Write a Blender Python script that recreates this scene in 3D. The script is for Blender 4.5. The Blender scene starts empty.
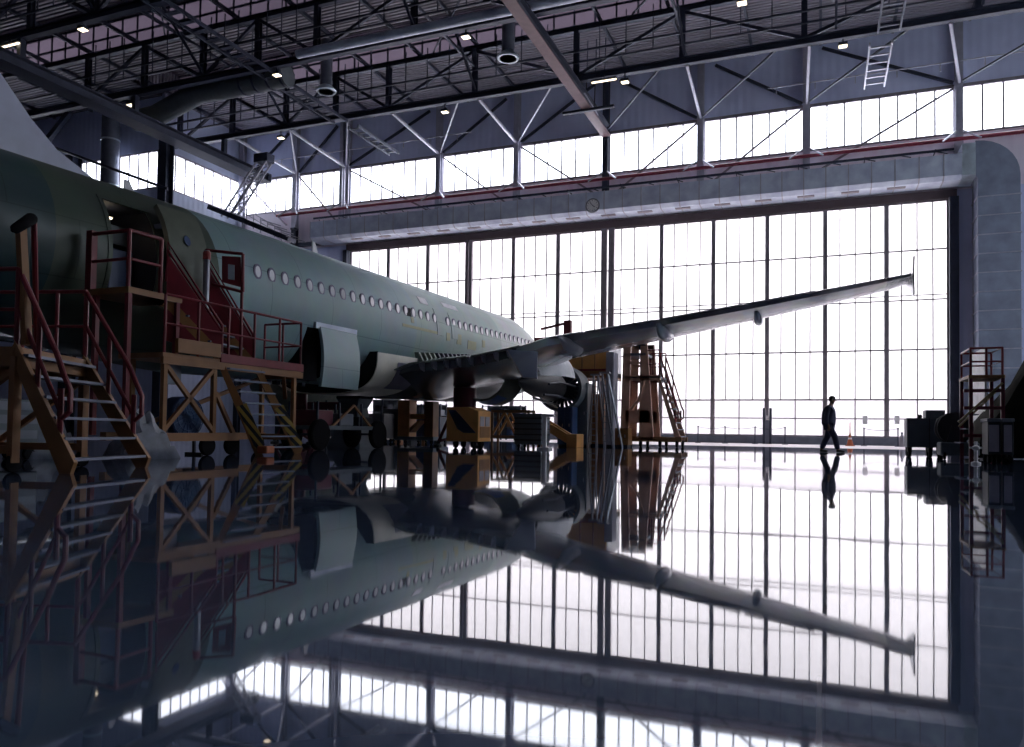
import bpy, bmesh, math, random
import numpy as np
from mathutils import Vector, Matrix
random.seed(7)
C = bpy.context.scene.collection
PI = math.pi

# ------------------------------------------------------------------ camera
_p, _r, _a, FPX, SHY = 0.0301891229, 0.0139802906, 0.382483795, 765.754605, 33.8139680
_cp, _sp = math.cos(_p), math.sin(_p)
_R = Vector((1, 0, 0)); _F = Vector((0, _cp, _sp)); _U = Vector((0, -_sp, _cp))
_R2 = _R*math.cos(_r) + _U*math.sin(_r); _U2 = -_R*math.sin(_r) + _U*math.cos(_r)
_B = Matrix(((math.cos(_a), -math.sin(_a), 0), (math.sin(_a), math.cos(_a), 0), (0, 0, 1)))
CR, CU, CF = _B @ _R2, _B @ _U2, _B @ _F
CAM = Vector((0, 0, 0.6))

def ray(px, py):
    return CF + CR*((px-512)/FPX) - CU*((py-373.5-SHY)/FPX)
def on(px, py, ax, v):
    """the place where the sight line of a photo pixel meets the plane axis ax = v"""
    d = ray(px, py); t = (v-CAM[ax])/d[ax]
    return CAM + d*t
def proj(X):
    w = Vector(X)-CAM; d = w.dot(CF)
    return (512+FPX*w.dot(CR)/d, 373.5+SHY-FPX*w.dot(CU)/d)
def gx(px, Y, z=0.0):
    lo, hi = -90.0, 40.0
    for _ in range(50):
        m = (lo+hi)/2
        if proj((m, Y, z))[0] < px: lo = m
        else: hi = m
    return lo
def gz(px, py, Y):
    return on(px, py, 1, Y)[2]

# ------------------------------------------------------------------ materials
def mat(name, col, rough=0.6, metal=0.0, spec=0.5, noise=0.12, scale=3.0, bump=0.0, coat=0.0):
    m = bpy.data.materials.new(name); m.use_nodes = True
    nt = m.node_tree; b = nt.nodes['Principled BSDF']
    b.inputs['Roughness'].default_value = rough
    b.inputs['Metallic'].default_value = metal
    b.inputs['Specular IOR Level'].default_value = spec
    b.inputs['Coat Weight'].default_value = coat
    if noise > 0:
        tc = nt.nodes.new('ShaderNodeTexCoord'); n = nt.nodes.new('ShaderNodeTexNoise')
        n.inputs['Scale'].default_value = scale; n.inputs['Detail'].default_value = 4
        r = nt.nodes.new('ShaderNodeValToRGB')
        lo = [c*(1-noise) for c in col]+[1]; hi = [min(1, c*(1+noise)) for c in col]+[1]
        r.color_ramp.elements[0].position = .3; r.color_ramp.elements[0].color = lo
        r.color_ramp.elements[1].position = .7; r.color_ramp.elements[1].color = hi
        nt.links.new(tc.outputs['Object'], n.inputs['Vector'])
        nt.links.new(n.outputs['Fac'], r.inputs['Fac'])
        nt.links.new(r.outputs['Color'], b.inputs['Base Color'])
        if bump > 0:
            bp = nt.nodes.new('ShaderNodeBump'); bp.inputs['Strength'].default_value = bump
            nt.links.new(n.outputs['Fac'], bp.inputs['Height']); nt.links.new(bp.outputs['Normal'], b.inputs['Normal'])
    else:
        b.inputs['Base Color'].default_value = list(col)+[1]
    return m

def corrugated(name, col, axis, pitch, rough=0.55, strength=0.6, metal=0.0):
    """sheet metal with trapezoid ribs every `pitch` metres along `axis`"""
    m = mat(name, col, rough, metal, noise=.1, scale=.4)
    nt = m.node_tree; b = nt.nodes['Principled BSDF']
    g = nt.nodes.new('ShaderNodeNewGeometry'); s = nt.nodes.new('ShaderNodeSeparateXYZ')
    mu = nt.nodes.new('ShaderNodeMath'); mu.operation = 'MULTIPLY'; mu.inputs[1].default_value = 2*PI/pitch
    si = nt.nodes.new('ShaderNodeMath'); si.operation = 'SINE'
    bp = nt.nodes.new('ShaderNodeBump'); bp.inputs['Strength'].default_value = strength; bp.inputs['Distance'].default_value = pitch*.25
    nt.links.new(g.outputs['Position'], s.inputs[0]); nt.links.new(s.outputs[axis], mu.inputs[0])
    nt.links.new(mu.outputs[0], si.inputs[0]); nt.links.new(si.outputs[0], bp.inputs['Height'])
    nt.links.new(bp.outputs['Normal'], b.inputs['Normal'])
    return m

def glassmat(name, tint, haze=0.15, rough=0.25):
    """a glazing sheet: tinted see-through, a little milky, a soft reflection"""
    m = bpy.data.materials.new(name); m.use_nodes = True
    nt = m.node_tree; nt.nodes.clear()
    o = nt.nodes.new('ShaderNodeOutputMaterial')
    t = nt.nodes.new('ShaderNodeBsdfTransparent'); t.inputs[0].default_value = list(tint)+[1]
    tl = nt.nodes.new('ShaderNodeBsdfTranslucent'); tl.inputs[0].default_value = list(tint)+[1]
    gl = nt.nodes.new('ShaderNodeBsdfGlossy'); gl.inputs['Roughness'].default_value = rough
    mx = nt.nodes.new('ShaderNodeMixShader'); mx.inputs[0].default_value = haze
    m2 = nt.nodes.new('ShaderNodeMixShader'); m2.inputs[0].default_value = .05
    tx = nt.nodes.new('ShaderNodeTexCoord'); n = nt.nodes.new('ShaderNodeTexNoise'); n.inputs['Scale'].default_value = .8
    mr = nt.nodes.new('ShaderNodeMapRange'); mr.inputs['To Min'].default_value = haze*.7; mr.inputs['To Max'].default_value = haze*1.3
    nt.links.new(tx.outputs['Object'], n.inputs['Vector']); nt.links.new(n.outputs['Fac'], mr.inputs['Value'])
    nt.links.new(mr.outputs[0], mx.inputs[0])
    nt.links.new(t.outputs[0], mx.inputs[1]); nt.links.new(tl.outputs[0], mx.inputs[2])
    nt.links.new(mx.outputs[0], m2.inputs[1]); nt.links.new(gl.outputs[0], m2.inputs[2])
    nt.links.new(m2.outputs[0], o.inputs[0])
    return m

def emit(name, col, strength):
    m = bpy.data.materials.new(name); m.use_nodes = True
    b = m.node_tree.nodes['Principled BSDF']
    b.inputs['Base Color'].default_value = (.8, .8, .8, 1)
    b.inputs['Emission Color'].default_value = list(col)+[1]; b.inputs['Emission Strength'].default_value = strength
    return m

M = dict(
    steel=mat('dark_blue_steel_paint', (.045, .054, .085), .45, .3),
    steel_lt=mat('grey_steel_paint', (.50, .50, .58), .4, .4),
    mullion=mat('window_frame_paint', (.30, .27, .30), .45, .4),
    lintel=mat('brown_lintel_paint', (.10, .07, .075), .5, .2),
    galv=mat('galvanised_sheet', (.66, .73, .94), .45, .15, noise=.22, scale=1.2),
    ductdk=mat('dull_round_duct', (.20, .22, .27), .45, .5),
    dropduct=mat('shaded_galvanised_sheet', (.27, .31, .41), .5, .15, noise=.2, scale=1.2),  # same metal as galv, with the shadow at right put into its colour
    galv_lt=mat('bright_galvanised_sheet', (.62, .72, .78), .35, .5, noise=.2, scale=2),
    redpipe=mat('sprinkler_red_paint', (.28, .035, .06), .45),
    wallp=corrugated('ribbed_wall_panel', (.66, .71, .94), 0, .5, strength=.10),
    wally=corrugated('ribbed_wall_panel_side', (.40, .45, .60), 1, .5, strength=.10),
    wallband_lit=corrugated('pinkish_lit_wall_panel', (.92, .84, .93), 0, .5, strength=.10),  # same wall panel made paler, the light on this band put into its colour
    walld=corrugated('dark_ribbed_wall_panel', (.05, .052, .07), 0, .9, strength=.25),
    deck=corrugated('corrugated_roof_deck', (.21, .20, .24), 1, .3, strength=.9),
    skyl=None,
    kerb=mat('painted_kerb', (.16, .18, .23), .5),
    concrete=mat('apron_concrete', (.50, .47, .47), .9, noise=.1, scale=.5),
    primer_lt=mat('pale_primer', (.42, .47, .43), .35),
    cream=mat('cream_fairing_primer', (.82, .78, .68), .4, noise=.15, scale=1),
    purple=mat('grey_violet_composite', (.20, .19, .27), .5),
    finpaint=mat('grey_fin_primer', (.50, .53, .66), .4, noise=.06),
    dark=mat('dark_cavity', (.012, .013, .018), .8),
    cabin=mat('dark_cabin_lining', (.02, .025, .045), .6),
    rubber=mat('black_rubber', (.010, .010, .012), .9, spec=.1),
    orange=mat('orange_stand_paint', (.30, .135, .042), .5, noise=.18, scale=2),
    amber=mat('bright_amber_paint', (.78, .38, .11), .5, noise=.12, scale=2),
    orange_d=mat('dull_orange_steel', (.32, .15, .06), .55, noise=.2, scale=2),
    tan=mat('salmon_dock_paint', (.74, .42, .29), .5, noise=.15),
    red=mat('red_rail_paint', (.20, .015, .025), .4, noise=.15),
    maroon=mat('maroon_jack_paint', (.13, .012, .03), .45),
    tread=mat('galvanised_tread', (.15, .17, .23), .45, .4),
    navy=mat('navy_stripe_paint', (.02, .03, .07), .5),
    blk=mat('black_equipment_paint', (.02, .022, .028), .5),
    charcoal=mat('charcoal_cabinet_paint', (.11, .135, .16), .5),
    grey=mat('grey_cabinet_paint', (.19, .21, .25), .5),
    lilac=mat('pale_grey_door_paint', (.40, .38, .44), .5),
    white=mat('white_paint', (.88, .86, .88), .5),
    alu=mat('aluminium', (.36, .37, .41), .35, .8),
    blue=mat('blue_film', (.05, .16, .42), .45),
    blue_d=mat('blue_machine_paint', (.03, .07, .18), .5),
    olive=mat('olive_cowl_primer', (.20, .24, .19), .55),
    tarp=mat('dark_olive_tarpaulin', (.028, .027, .022), .95, spec=.1, noise=.3, scale=1.5, bump=.4),
    plastic=mat('crumpled_white_plastic', (.14, .155, .20), .4, noise=.25, scale=6, bump=.6),
    yellow=mat('dull_brass_paint', (.30, .22, .10), .5),
    conem=mat('orange_cone_plastic', (.55, .14, .05), .5),
    skin=mat('skin', (.22, .12, .08), .5),
    hair=mat('dark_hair', (.02, .016, .015), .6),
    cloth=mat('navy_work_jacket', (.055, .058, .11), .8),
    cloth2=mat('navy_trousers', (.032, .038, .08), .8),
    shoe=mat('black_leather', (.01, .01, .012), .4),
    lamp=emit('lamp_diffuser', (1.0, .82, .58), 2.6),
    fan=mat('wire_guard', (.07, .12, .24), .4, .5),
    paper=mat('notice_paper', (.8, .8, .82), .7),
)
M['skyl'] = glassmat('skylight_sheet', (.19, .165, .19), .8)
M['glass_hi'] = glassmat('clerestory_glazing', (.97, .97, 1.0), .12)
M['glass'] = glassmat('door_glazing', (.72, .69, .69), .2)
M['glass_added_side'] = glassmat('added_side_glazing', (.93, .95, .98), .35)
M['glass_lo'] = glassmat('frosted_lower_glazing', (.58, .55, .56), .35)

# aircraft skin: green primer, its bands and tape marks keyed to the length of the hull
def hull_material():
    m = bpy.data.materials.new('green_zinc_primer'); m.use_nodes = True
    nt = m.node_tree; b = nt.nodes['Principled BSDF']; N = nt.nodes.new; L = nt.links.new
    b.inputs['Roughness'].default_value = .42; b.inputs['Specular IOR Level'].default_value = .5
    g = N('ShaderNodeNewGeometry'); s = N('ShaderNodeSeparateXYZ'); L(g.outputs['Position'], s.inputs[0])
    mr = N('ShaderNodeMapRange'); mr.inputs['From Min'].default_value = 0; mr.inputs['From Max'].default_value = 42
    L(s.outputs[1], mr.inputs['Value'])
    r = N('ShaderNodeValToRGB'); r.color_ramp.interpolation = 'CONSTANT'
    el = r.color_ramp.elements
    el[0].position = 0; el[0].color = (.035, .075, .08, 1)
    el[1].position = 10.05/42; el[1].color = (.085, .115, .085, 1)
    for yy, c in ((14.0, (.31, .455, .475)), (23.6, (.34, .47, .44)), (31.2, (.48, .58, .57))):  # last, palest band puts reflected light on the front hull into the colour
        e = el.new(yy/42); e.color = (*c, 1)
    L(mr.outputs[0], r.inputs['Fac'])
    n = N('ShaderNodeTexNoise'); n.inputs['Scale'].default_value = 1.3; n.inputs['Detail'].default_value = 5
    L(g.outputs['Position'], n.inputs['Vector'])
    mx = N('ShaderNodeMix'); mx.data_type = 'RGBA'; mx.blend_type = 'MULTIPLY'; mx.inputs[0].default_value = .35
    L(r.outputs['Color'], mx.inputs[6]); L(n.outputs['Color'], mx.inputs[7])
    # skin joints: thin dark rings and stringer laps
    br = N('ShaderNodeTexBrick'); br.inputs['Scale'].default_value = 1.0; br.inputs['Mortar Size'].default_value = .012
    br.inputs['Brick Width'].default_value = 2.66; br.inputs['Row Height'].default_value = 1.15
    br.inputs['Color1'].default_value = (1, 1, 1, 1); br.inputs['Color2'].default_value = (.94, .95, .94, 1); br.inputs['Mortar'].default_value = (.55, .58, .55, 1)
    cb = N('ShaderNodeCombineXYZ'); L(s.outputs[1], cb.inputs[0]); L(s.outputs[2], cb.inputs[1]); L(cb.outputs[0], br.inputs['Vector'])
    m2 = N('ShaderNodeMix'); m2.data_type = 'RGBA'; m2.blend_type = 'MULTIPLY'; m2.inputs[0].default_value = .8
    L(mx.outputs[2], m2.inputs[6]); L(br.outputs['Color'], m2.inputs[7])
    L(m2.outputs[2], b.inputs['Base Color'])
    n2 = N('ShaderNodeTexNoise'); n2.inputs['Scale'].default_value = 2.2; L(g.outputs['Position'], n2.inputs['Vector'])
    bp = N('ShaderNodeBump'); bp.inputs['Strength'].default_value = .12; bp.inputs['Distance'].default_value = .02
    L(n2.outputs['Fac'], bp.inputs['Height']); L(bp.outputs['Normal'], b.inputs['Normal'])
    return m
M['hull'] = hull_material()
M['patch'] = mat('yellow_green_tape', (.36, .38, .22), .5)

def wing_material():
    m = bpy.data.materials.new('wing_skin'); m.use_nodes = True
    nt = m.node_tree; b = nt.nodes['Principled BSDF']; N = nt.nodes.new; L = nt.links.new
    b.inputs['Roughness'].default_value = .22; b.inputs['Metallic'].default_value = .55
    g = N('ShaderNodeNewGeometry'); s = N('ShaderNodeSeparateXYZ'); L(g.outputs['Position'], s.inputs[0])
    mr = N('ShaderNodeMapRange'); mr.inputs['From Min'].default_value = -14; mr.inputs['From Max'].default_value = 3
    L(s.outputs[0], mr.inputs['Value'])
    r = N('ShaderNodeValToRGB'); r.color_ramp.interpolation = 'CONSTANT'
    el = r.color_ramp.elements
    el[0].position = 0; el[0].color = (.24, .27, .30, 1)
    el[1].position = 5.0/17; el[1].color = (.86, .85, .88, 1)  # outboard steps coloured pale to imitate haze glare over the outer wing
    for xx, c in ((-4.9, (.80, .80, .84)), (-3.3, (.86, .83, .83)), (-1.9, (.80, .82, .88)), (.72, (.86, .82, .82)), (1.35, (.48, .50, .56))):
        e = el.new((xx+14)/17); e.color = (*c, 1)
    L(mr.outputs[0], r.inputs['Fac'])
    n = N('ShaderNodeTexNoise'); n.inputs['Scale'].default_value = 1.8; n.inputs['Detail'].default_value = 6; L(g.outputs['Position'], n.inputs['Vector'])
    mx = N('ShaderNodeMix'); mx.data_type = 'RGBA'; mx.blend_type = 'MULTIPLY'; mx.inputs[0].default_value = .45
    L(r.outputs['Color'], mx.inputs[6]); L(n.outputs['Color'], mx.inputs[7])
    L(mx.outputs[2], b.inputs['Base Color'])
    return m
M['wing'] = wing_material()

def floor_material():
    m = bpy.data.materials.new('polished_epoxy_floor'); m.use_nodes = True
    nt = m.node_tree; b = nt.nodes['Principled BSDF']; N = nt.nodes.new; L = nt.links.new
    g = N('ShaderNodeNewGeometry')
    n = N('ShaderNodeTexNoise'); n.inputs['Scale'].default_value = .5; n.inputs['Detail'].default_value = 6; L(g.outputs['Position'], n.inputs['Vector'])
    r = N('ShaderNodeValToRGB')
    r.color_ramp.elements[0].color = (.040, .060, .108, 1); r.color_ramp.elements[1].color = (.060, .084, .138, 1)
    L(n.outputs['Fac'], r.inputs['Fac'])
    # poured bays: thin pale joints
    br = N('ShaderNodeTexBrick'); br.inputs['Scale'].default_value = 1; br.inputs['Brick Width'].default_value = 6.7; br.inputs['Row Height'].default_value = 7.4
    br.inputs['Mortar Size'].default_value = .006; br.offset = 0
    br.inputs['Color1'].default_value = (0, 0, 0, 1); br.inputs['Color2'].default_value = (0, 0, 0, 1); br.inputs['Mortar'].default_value = (1, 1, 1, 1)
    L(g.outputs['Position'], br.inputs['Vector'])
    mx = N('ShaderNodeMix'); mx.data_type = 'RGBA'; mx.inputs[7].default_value = (.11, .12, .15, 1)
    L(br.outputs['Color'], mx.inputs[0]); L(r.outputs['Color'], mx.inputs[6]); L(mx.outputs[2], b.inputs['Base Color'])
    b.inputs['IOR'].default_value = 1.6; b.inputs['Coat Weight'].default_value = .15; b.inputs['Coat IOR'].default_value = 1.6; b.inputs['Specular IOR Level'].default_value = .5
    # worn streaks in the gloss
    mp = N('ShaderNodeMapping'); mp.inputs['Scale'].default_value = (.25, 3.0, 1); mp.inputs['Rotation'].default_value = (0, 0, .35)
    n2 = N('ShaderNodeTexNoise'); n2.inputs['Scale'].default_value = 1.6; n2.inputs['Detail'].default_value = 7; n2.inputs['Roughness'].default_value = .65
    L(g.outputs['Position'], mp.inputs['Vector']); L(mp.outputs[0], n2.inputs['Vector'])
    mr = N('ShaderNodeMapRange'); mr.inputs['From Min'].default_value = .35; mr.inputs['From Max'].default_value = .75
    mr.inputs['To Min'].default_value = .015; mr.inputs['To Max'].default_value = .055
    L(n2.outputs['Fac'], mr.inputs['Value']); L(mr.outputs[0], b.inputs['Roughness']); L(mr.outputs[0], b.inputs['Coat Roughness'])
    # the slight waviness of a trowelled floor
    n3 = N('ShaderNodeTexNoise'); n3.inputs['Scale'].default_value = .9; n3.inputs['Detail'].default_value = 2; L(g.outputs['Position'], n3.inputs['Vector'])
    bp = N('ShaderNodeBump'); bp.inputs['Strength'].default_value = .35; bp.inputs['Distance'].default_value = .003
    L(n3.outputs['Fac'], bp.inputs['Height']); L(bp.outputs['Normal'], b.inputs['Normal']); L(bp.outputs['Normal'], b.inputs['Coat Normal'])
    return m
M['floor'] = floor_material()

def hazard_material():
    m = bpy.data.materials.new('hazard_stripes'); m.use_nodes = True
    nt = m.node_tree; b = nt.nodes['Principled BSDF']; N = nt.nodes.new; L = nt.links.new
    g = N('ShaderNodeNewGeometry'); s = N('ShaderNodeSeparateXYZ'); L(g.outputs['Position'], s.inputs[0])
    a = N('ShaderNodeMath'); a.operation = 'MULTIPLY_ADD'; a.inputs[1].default_value = 1.6; L(s.outputs[0], a.inputs[0]); L(s.outputs[2], a.inputs[2])
    w = N('ShaderNodeMath'); w.operation = 'PINGPONG'; w.inputs[1].default_value = .11; L(a.outputs[0], w.inputs[0])
    t = N('ShaderNodeMath'); t.operation = 'GREATER_THAN'; t.inputs[1].default_value = .055; L(w.outputs[0], t.inputs[0])
    mx = N('ShaderNodeMix'); mx.data_type = 'RGBA'; mx.inputs[6].default_value = (.45, .30, .06, 1); mx.inputs[7].default_value = (.015, .015, .018, 1)
    L(t.outputs[0], mx.inputs[0]); L(mx.outputs[2], b.inputs['Base Color'])
    return m
M['hazard'] = hazard_material()

# ------------------------------------------------------------------ mesh builder
W = {}          # where each object's origin stands in the hall
class MB:
    def __init__(s): s.v = []; s.f = []
    def add(s, vs, fs):
        k = len(s.v); s.v += [tuple(v) for v in vs]; s.f += [tuple(i+k for i in f) for f in fs]; return s
    def box(s, lo, hi):
        x0, y0, z0 = lo; x1, y1, z1 = hi
        return s.add([(x0,y0,z0),(x1,y0,z0),(x1,y1,z0),(x0,y1,z0),(x0,y0,z1),(x1,y0,z1),(x1,y1,z1),(x0,y1,z1)],
                     [(0,3,2,1),(4,5,6,7),(0,1,5,4),(1,2,6,5),(2,3,7,6),(3,0,4,7)])
    def cbox(s, c, size): return s.box([c[i]-size[i]/2 for i in range(3)], [c[i]+size[i]/2 for i in range(3)])
    def bar(s, p, q, w, h=None, up=(0, 0, 1)):
        """a rectangular bar from p to q, w wide and h high"""
        h = h or w; p, q = Vector(p), Vector(q); d = (q-p).normalized(); u = Vector(up)
        if abs(d.dot(u)) > .98: u = Vector((0, 1, 0))
        a = d.cross(u).normalized()*w/2; b = a.cross(d).normalized()*h/2
        vs = [p-a-b, p+a-b, p+a+b, p-a+b, q-a-b, q+a-b, q+a+b, q-a+b]
        return s.add(vs, [(0,1,2,3),(7,6,5,4),(0,4,5,1),(1,5,6,2),(2,6,7,3),(3,7,4,0)])
    def ibeam(s, p, q, w, h, t=.03, up=(0, 0, 1)):
        p, q = Vector(p), Vector(q); u = Vector(up)
        d = (q-p).normalized(); a = d.cross(u).normalized(); n = a.cross(d).normalized()
        s.bar(p, q, t, h-2*t, up)
        for k in (-1, 1): s.bar(p+n*k*(h/2-t/2), q+n*k*(h/2-t/2), w, t, up)
        return s
    def tube(s, pts, r, n=8, cap=True):
        pts = [Vector(p) for p in pts]; rr = r if isinstance(r, (list, tuple)) else [r]*len(pts)
        rings = []; prev = None
        for i, p in enumerate(pts):
            if i == 0: d = pts[1]-p
            elif i == len(pts)-1: d = p-pts[i-1]
            else: d = (pts[i+1]-p).normalized()+(p-pts[i-1]).normalized()
            d.normalize()
            if prev is None:
                u = Vector((0, 0, 1)) if abs(d.z) < .95 else Vector((1, 0, 0))
                a = d.cross(u).normalized()
            else:
                a = (prev-d*prev.dot(d)).normalized()
            prev = a; b = d.cross(a)
            rings.append([p+a*math.cos(2*PI*k/n)*rr[i]+b*math.sin(2*PI*k/n)*rr[i] for k in range(n)])
        return s.loft(rings, cap)
    def loft(s, rings, cap=True, closed=True):
        n = len(rings[0]); vs = [v for r in rings for v in r]; fs = []
        for i in range(len(rings)-1):
            for k in range(n if closed else n-1):
                j = (k+1) % n
                fs.append((i*n+k, i*n+j, (i+1)*n+j, (i+1)*n+k))
        if cap:
            fs.append(tuple(reversed(range(n)))); fs.append(tuple((len(rings)-1)*n+k for k in range(n)))
        return s.add(vs, fs)
    def lathe(s, base, prof, n=16, axis='z'):
        """turn a profile [(radius, along)] about an axis through base"""
        b = Vector(base); rings = []
        for r, t in prof:
            ring = []
            for k in range(n):
                c, q = math.cos(2*PI*k/n)*r, math.sin(2*PI*k/n)*r
                ring.append(b+(Vector((c, q, t)) if axis == 'z' else Vector((t, c, q)) if axis == 'x' else Vector((q, t, c))))
            rings.append(ring)
        return s.loft(rings, True)
    def prism(s, poly, d):
        """extrude a polygon of 3-D points by vector d"""
        n = len(poly); d = Vector(d); a = [Vector(p) for p in poly]; b = [p+d for p in a]
        fs = [tuple(reversed(range(n))), tuple(range(n, 2*n))]+[(i, (i+1) % n, n+(i+1) % n, n+i) for i in range(n)]
        return s.add(a+b, fs)
    def grid(s, rows):
        n = len(rows[0]); vs = [v for r in rows for v in r]
        return s.add(vs, [(i*n+k, i*n+k+1, (i+1)*n+k+1, (i+1)*n+k) for i in range(len(rows)-1) for k in range(n-1)])
    def build(s, name, m, parent=None, smooth=None, bevel=0, origin=None, solid=0):
        vs = np.array(s.v, float)
        if parent is not None: org = Vector(W[parent])
        elif origin is not None: org = Vector(origin)
        else:
            lo, hi = vs.min(0), vs.max(0); org = Vector(((lo[0]+hi[0])/2, (lo[1]+hi[1])/2, lo[2]))
        me = bpy.data.meshes.new(name); me.from_pydata([tuple(v) for v in vs-np.array(org)], [], s.f)
        bm = bmesh.new(); bm.from_mesh(me); bmesh.ops.recalc_face_normals(bm, faces=bm.faces); bm.to_mesh(me); bm.free()
        me.materials.append(m if not isinstance(m, str) else M[m])
        o = bpy.data.objects.new(name, me); C.objects.link(o)
        if parent is not None: o.parent = bpy.data.objects[parent]
        else: o.location = org
        W[o.name] = tuple(org)
        if smooth:
            me.polygons.foreach_set('use_smooth', [True]*len(me.polygons)); me.set_sharp_from_angle(angle=math.radians(smooth))
        if solid:
            md = o.modifiers.new('thickness', 'SOLIDIFY'); md.thickness = solid; md.offset = -1
        if bevel:
            md = o.modifiers.new('soft_edges', 'BEVEL'); md.width = bevel; md.segments = 2; md.limit_method = 'ANGLE'
        return o

def tag(o, label, cat, group=None):
    o['label'] = label; o['category'] = cat
    if group: o['group'] = group
    return o
def empty(name, loc, label, cat, group=None):
    o = bpy.data.objects.new(name, None); C.objects.link(o); o.location = loc; o.empty_display_size = .3
    W[o.name] = tuple(loc); tag(o, label, cat, group); return o.name
def struct(o):
    o['kind'] = 'structure'; return o
def sempty(name, loc):
    o = bpy.data.objects.new(name, None); C.objects.link(o); o.location = loc; W[o.name] = tuple(loc); struct(o); return o.name
# ------------------------------------------------------------------ the hall
DW = 50.2                      # window wall
ROOF = 24.9
CHORD = 21.2
TY = (42.75, 35.05, 27.65, 19.95)
GX = [-33.9, -30.49, -27.115, -23.68, -20.24, -16.91, -13.32, -9.72, -6.38, -3.09, 0.27, 3.64, 6.9]
GZ = dict(top=14.37, m1=11.49, m2=8.56, m3=5.65, m4=2.73, m5=1.59, kerb=0.46)
CX = [-44.5, -39.1, -34.4, -26.2, -20.0, -13.5, -7.2, -0.8, 7.4, 14.0]
CL0, CL1 = 18.1, 20.95

struct(MB().add([(-62, -22, 0), (26, -22, 0), (26, DW+.3, 0), (-62, DW+.3, 0), (-62, -22, -.3), (26, -22, -.3), (26, DW+.3, -.3), (-62, DW+.3, -.3)],
     [(0,1,2,3),(7,6,5,4),(0,4,5,1),(1,5,6,2),(2,6,7,3),(3,7,4,0)]).build('floor', M['floor']))
struct(MB().box((-33.9, 37.5, 0), (7.0, DW-.2, .004)).build('floor_threshold', mat('bare_concrete_strip', (.78, .71, .72), .4, noise=.06, scale=.6)))
struct(MB().box((-220, DW+.35, -.4), (220, 330, -.1)).build('ground_outside', M['concrete']))

# window wall: sheet bands above the doors and the clerestory, solid bays left and right
b = MB()
struct(MB().box((-45.05, DW+.05, GZ['top']+.5), (26, DW+.3, CL0)).build('wall_back_band', M['wallband_lit']))
b.box((-45.05, DW+.05, CL1), (26, DW+.3, ROOF+.2))
b.box((14.2, DW+.05, CL0), (26, DW+.3, CL1))
b.box((-45.05, DW+.05, 0), (-33.95, DW+.3, GZ['top']+.5)); b.box((7.05, DW+.05, 0), (26, DW+.3, GZ['top']+.5))
struct(b.build('wall_back', M['wallp']))
b = MB()
b.box((-45.05, 42.0, 0), (-44.8, DW+.05, CL0)); b.box((-45.05, 42.0, CL1), (-44.8, DW+.05, ROOF+.2))
struct(b.build('wall_left', M['wally']))
b = MB()
b.box((-62, 42.0, 0), (-45.05, 42.25, CL0)); b.box((-62, 42.0, CL1), (-45.05, 42.25, ROOF+.2))
struct(b.build('wall_recess', M['wallp']))
struct(MB().box((-62.25, -22, 0), (-62, 42.25, ROOF+.2)).build('wall_far_left', M['walld']))
b = MB(); b.box((26, -22, 0), (26.25, DW+.3, 7.0)); b.box((26, -22, 17.5), (26.25, DW+.3, ROOF+.2)); b.box((26, -22, 7), (26.25, 19.5, 17.5)); b.box((26, 40.5, 7), (26.25, DW+.3, 17.5))
struct(b.build('wall_right', M['walld']))
struct(MB().box((-62.25, -22.25, 0), (26.25, -22, ROOF+.2)).build('wall_front', M['walld']))
struct(MB().box((-33.95, DW-.22, 0), (7.05, DW+.1, GZ['kerb'])).build('baseboard_back', M['kerb'], bevel=.02))
struct(MB().box((-34.2, DW-.2, GZ['top']), (7.3, DW+.05, GZ['top']+.5)).build('trim_1', M['lintel']))
struct(MB().box((6.88, DW-.5, 0), (7.35, DW+.05, GZ['top'])).build('trim_2', M['steel']))
struct(MB().box((-34.3, DW-.5, 0), (-33.95, DW+.05, GZ['top'])).build('trim_3', M['steel']))

# big sliding glass doors, one leaf per bay
nw = 0
for i in range(12):
    x0, x1 = GX[i], GX[i+1]; nw += 1
    rt = sempty('window_%d' % nw, ((x0+x1)/2, DW, GZ['kerb']))
    f = MB()
    wl = {2: .16, 5: .16}.get(i, .14)
    if i not in (3, 6): f.box((x0, DW-.10, GZ['kerb']), (x0+wl, DW+.06, GZ['top']))
    if i not in (2, 5): f.box((x1-wl*.8, DW-.10, GZ['kerb']), (x1, DW+.06, GZ['top']))
    for k, (z, h) in dict(m1=(GZ['m1'], .09), m2=(GZ['m2'], .08), m2b=(GZ['m2']+.28, .06), m3=(GZ['m3'], .10), m4=(GZ['m4'], .10), m5=(GZ['m5'], .07)).items():
        f.box((x0, DW-.06, z-h/2.4), (x1, DW+.04, z+h/2.4))
    if i in (5, 6, 2, 3):
        q, g_ = (.45, .06) if i in (5, 6) else (.27, .03)
        if i in (5, 2): f.box((x1-q, DW-.2, GZ['kerb']), (x1-g_, DW+.06, GZ['top']))
        else: f.box((x0+g_, DW-.2, GZ['kerb']), (x0+q, DW+.06, GZ['top']))
    f.box((x0, DW-.06, GZ['kerb']), (x1, DW+.04, GZ['kerb']+.1)); f.box((x0, DW-.06, GZ['top']-.1), (x1, DW+.04, GZ['top']))
    for k in (1, 2, 3):
        x = x0+(x1-x0)*k/4
        f.box((x-.032, DW-.04, GZ['m4']), (x+.032, DW+.03, GZ['top']))
    f.box(((x0+x1)/2-.03, DW-.04, GZ['kerb']), ((x0+x1)/2+.03, DW+.03, GZ['m4']))
    f.build('frame', M['mullion'], rt)
    MB().box((x0, DW-.005, GZ['m4']), (x1, DW+.005, GZ['top'])).build('pane', M['glass'], rt)
    MB().box((x0, DW-.005, GZ['kerb']), (x1, DW+.005, GZ['m4'])).build('frosted_pane', M['glass_lo'], rt)

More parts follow.
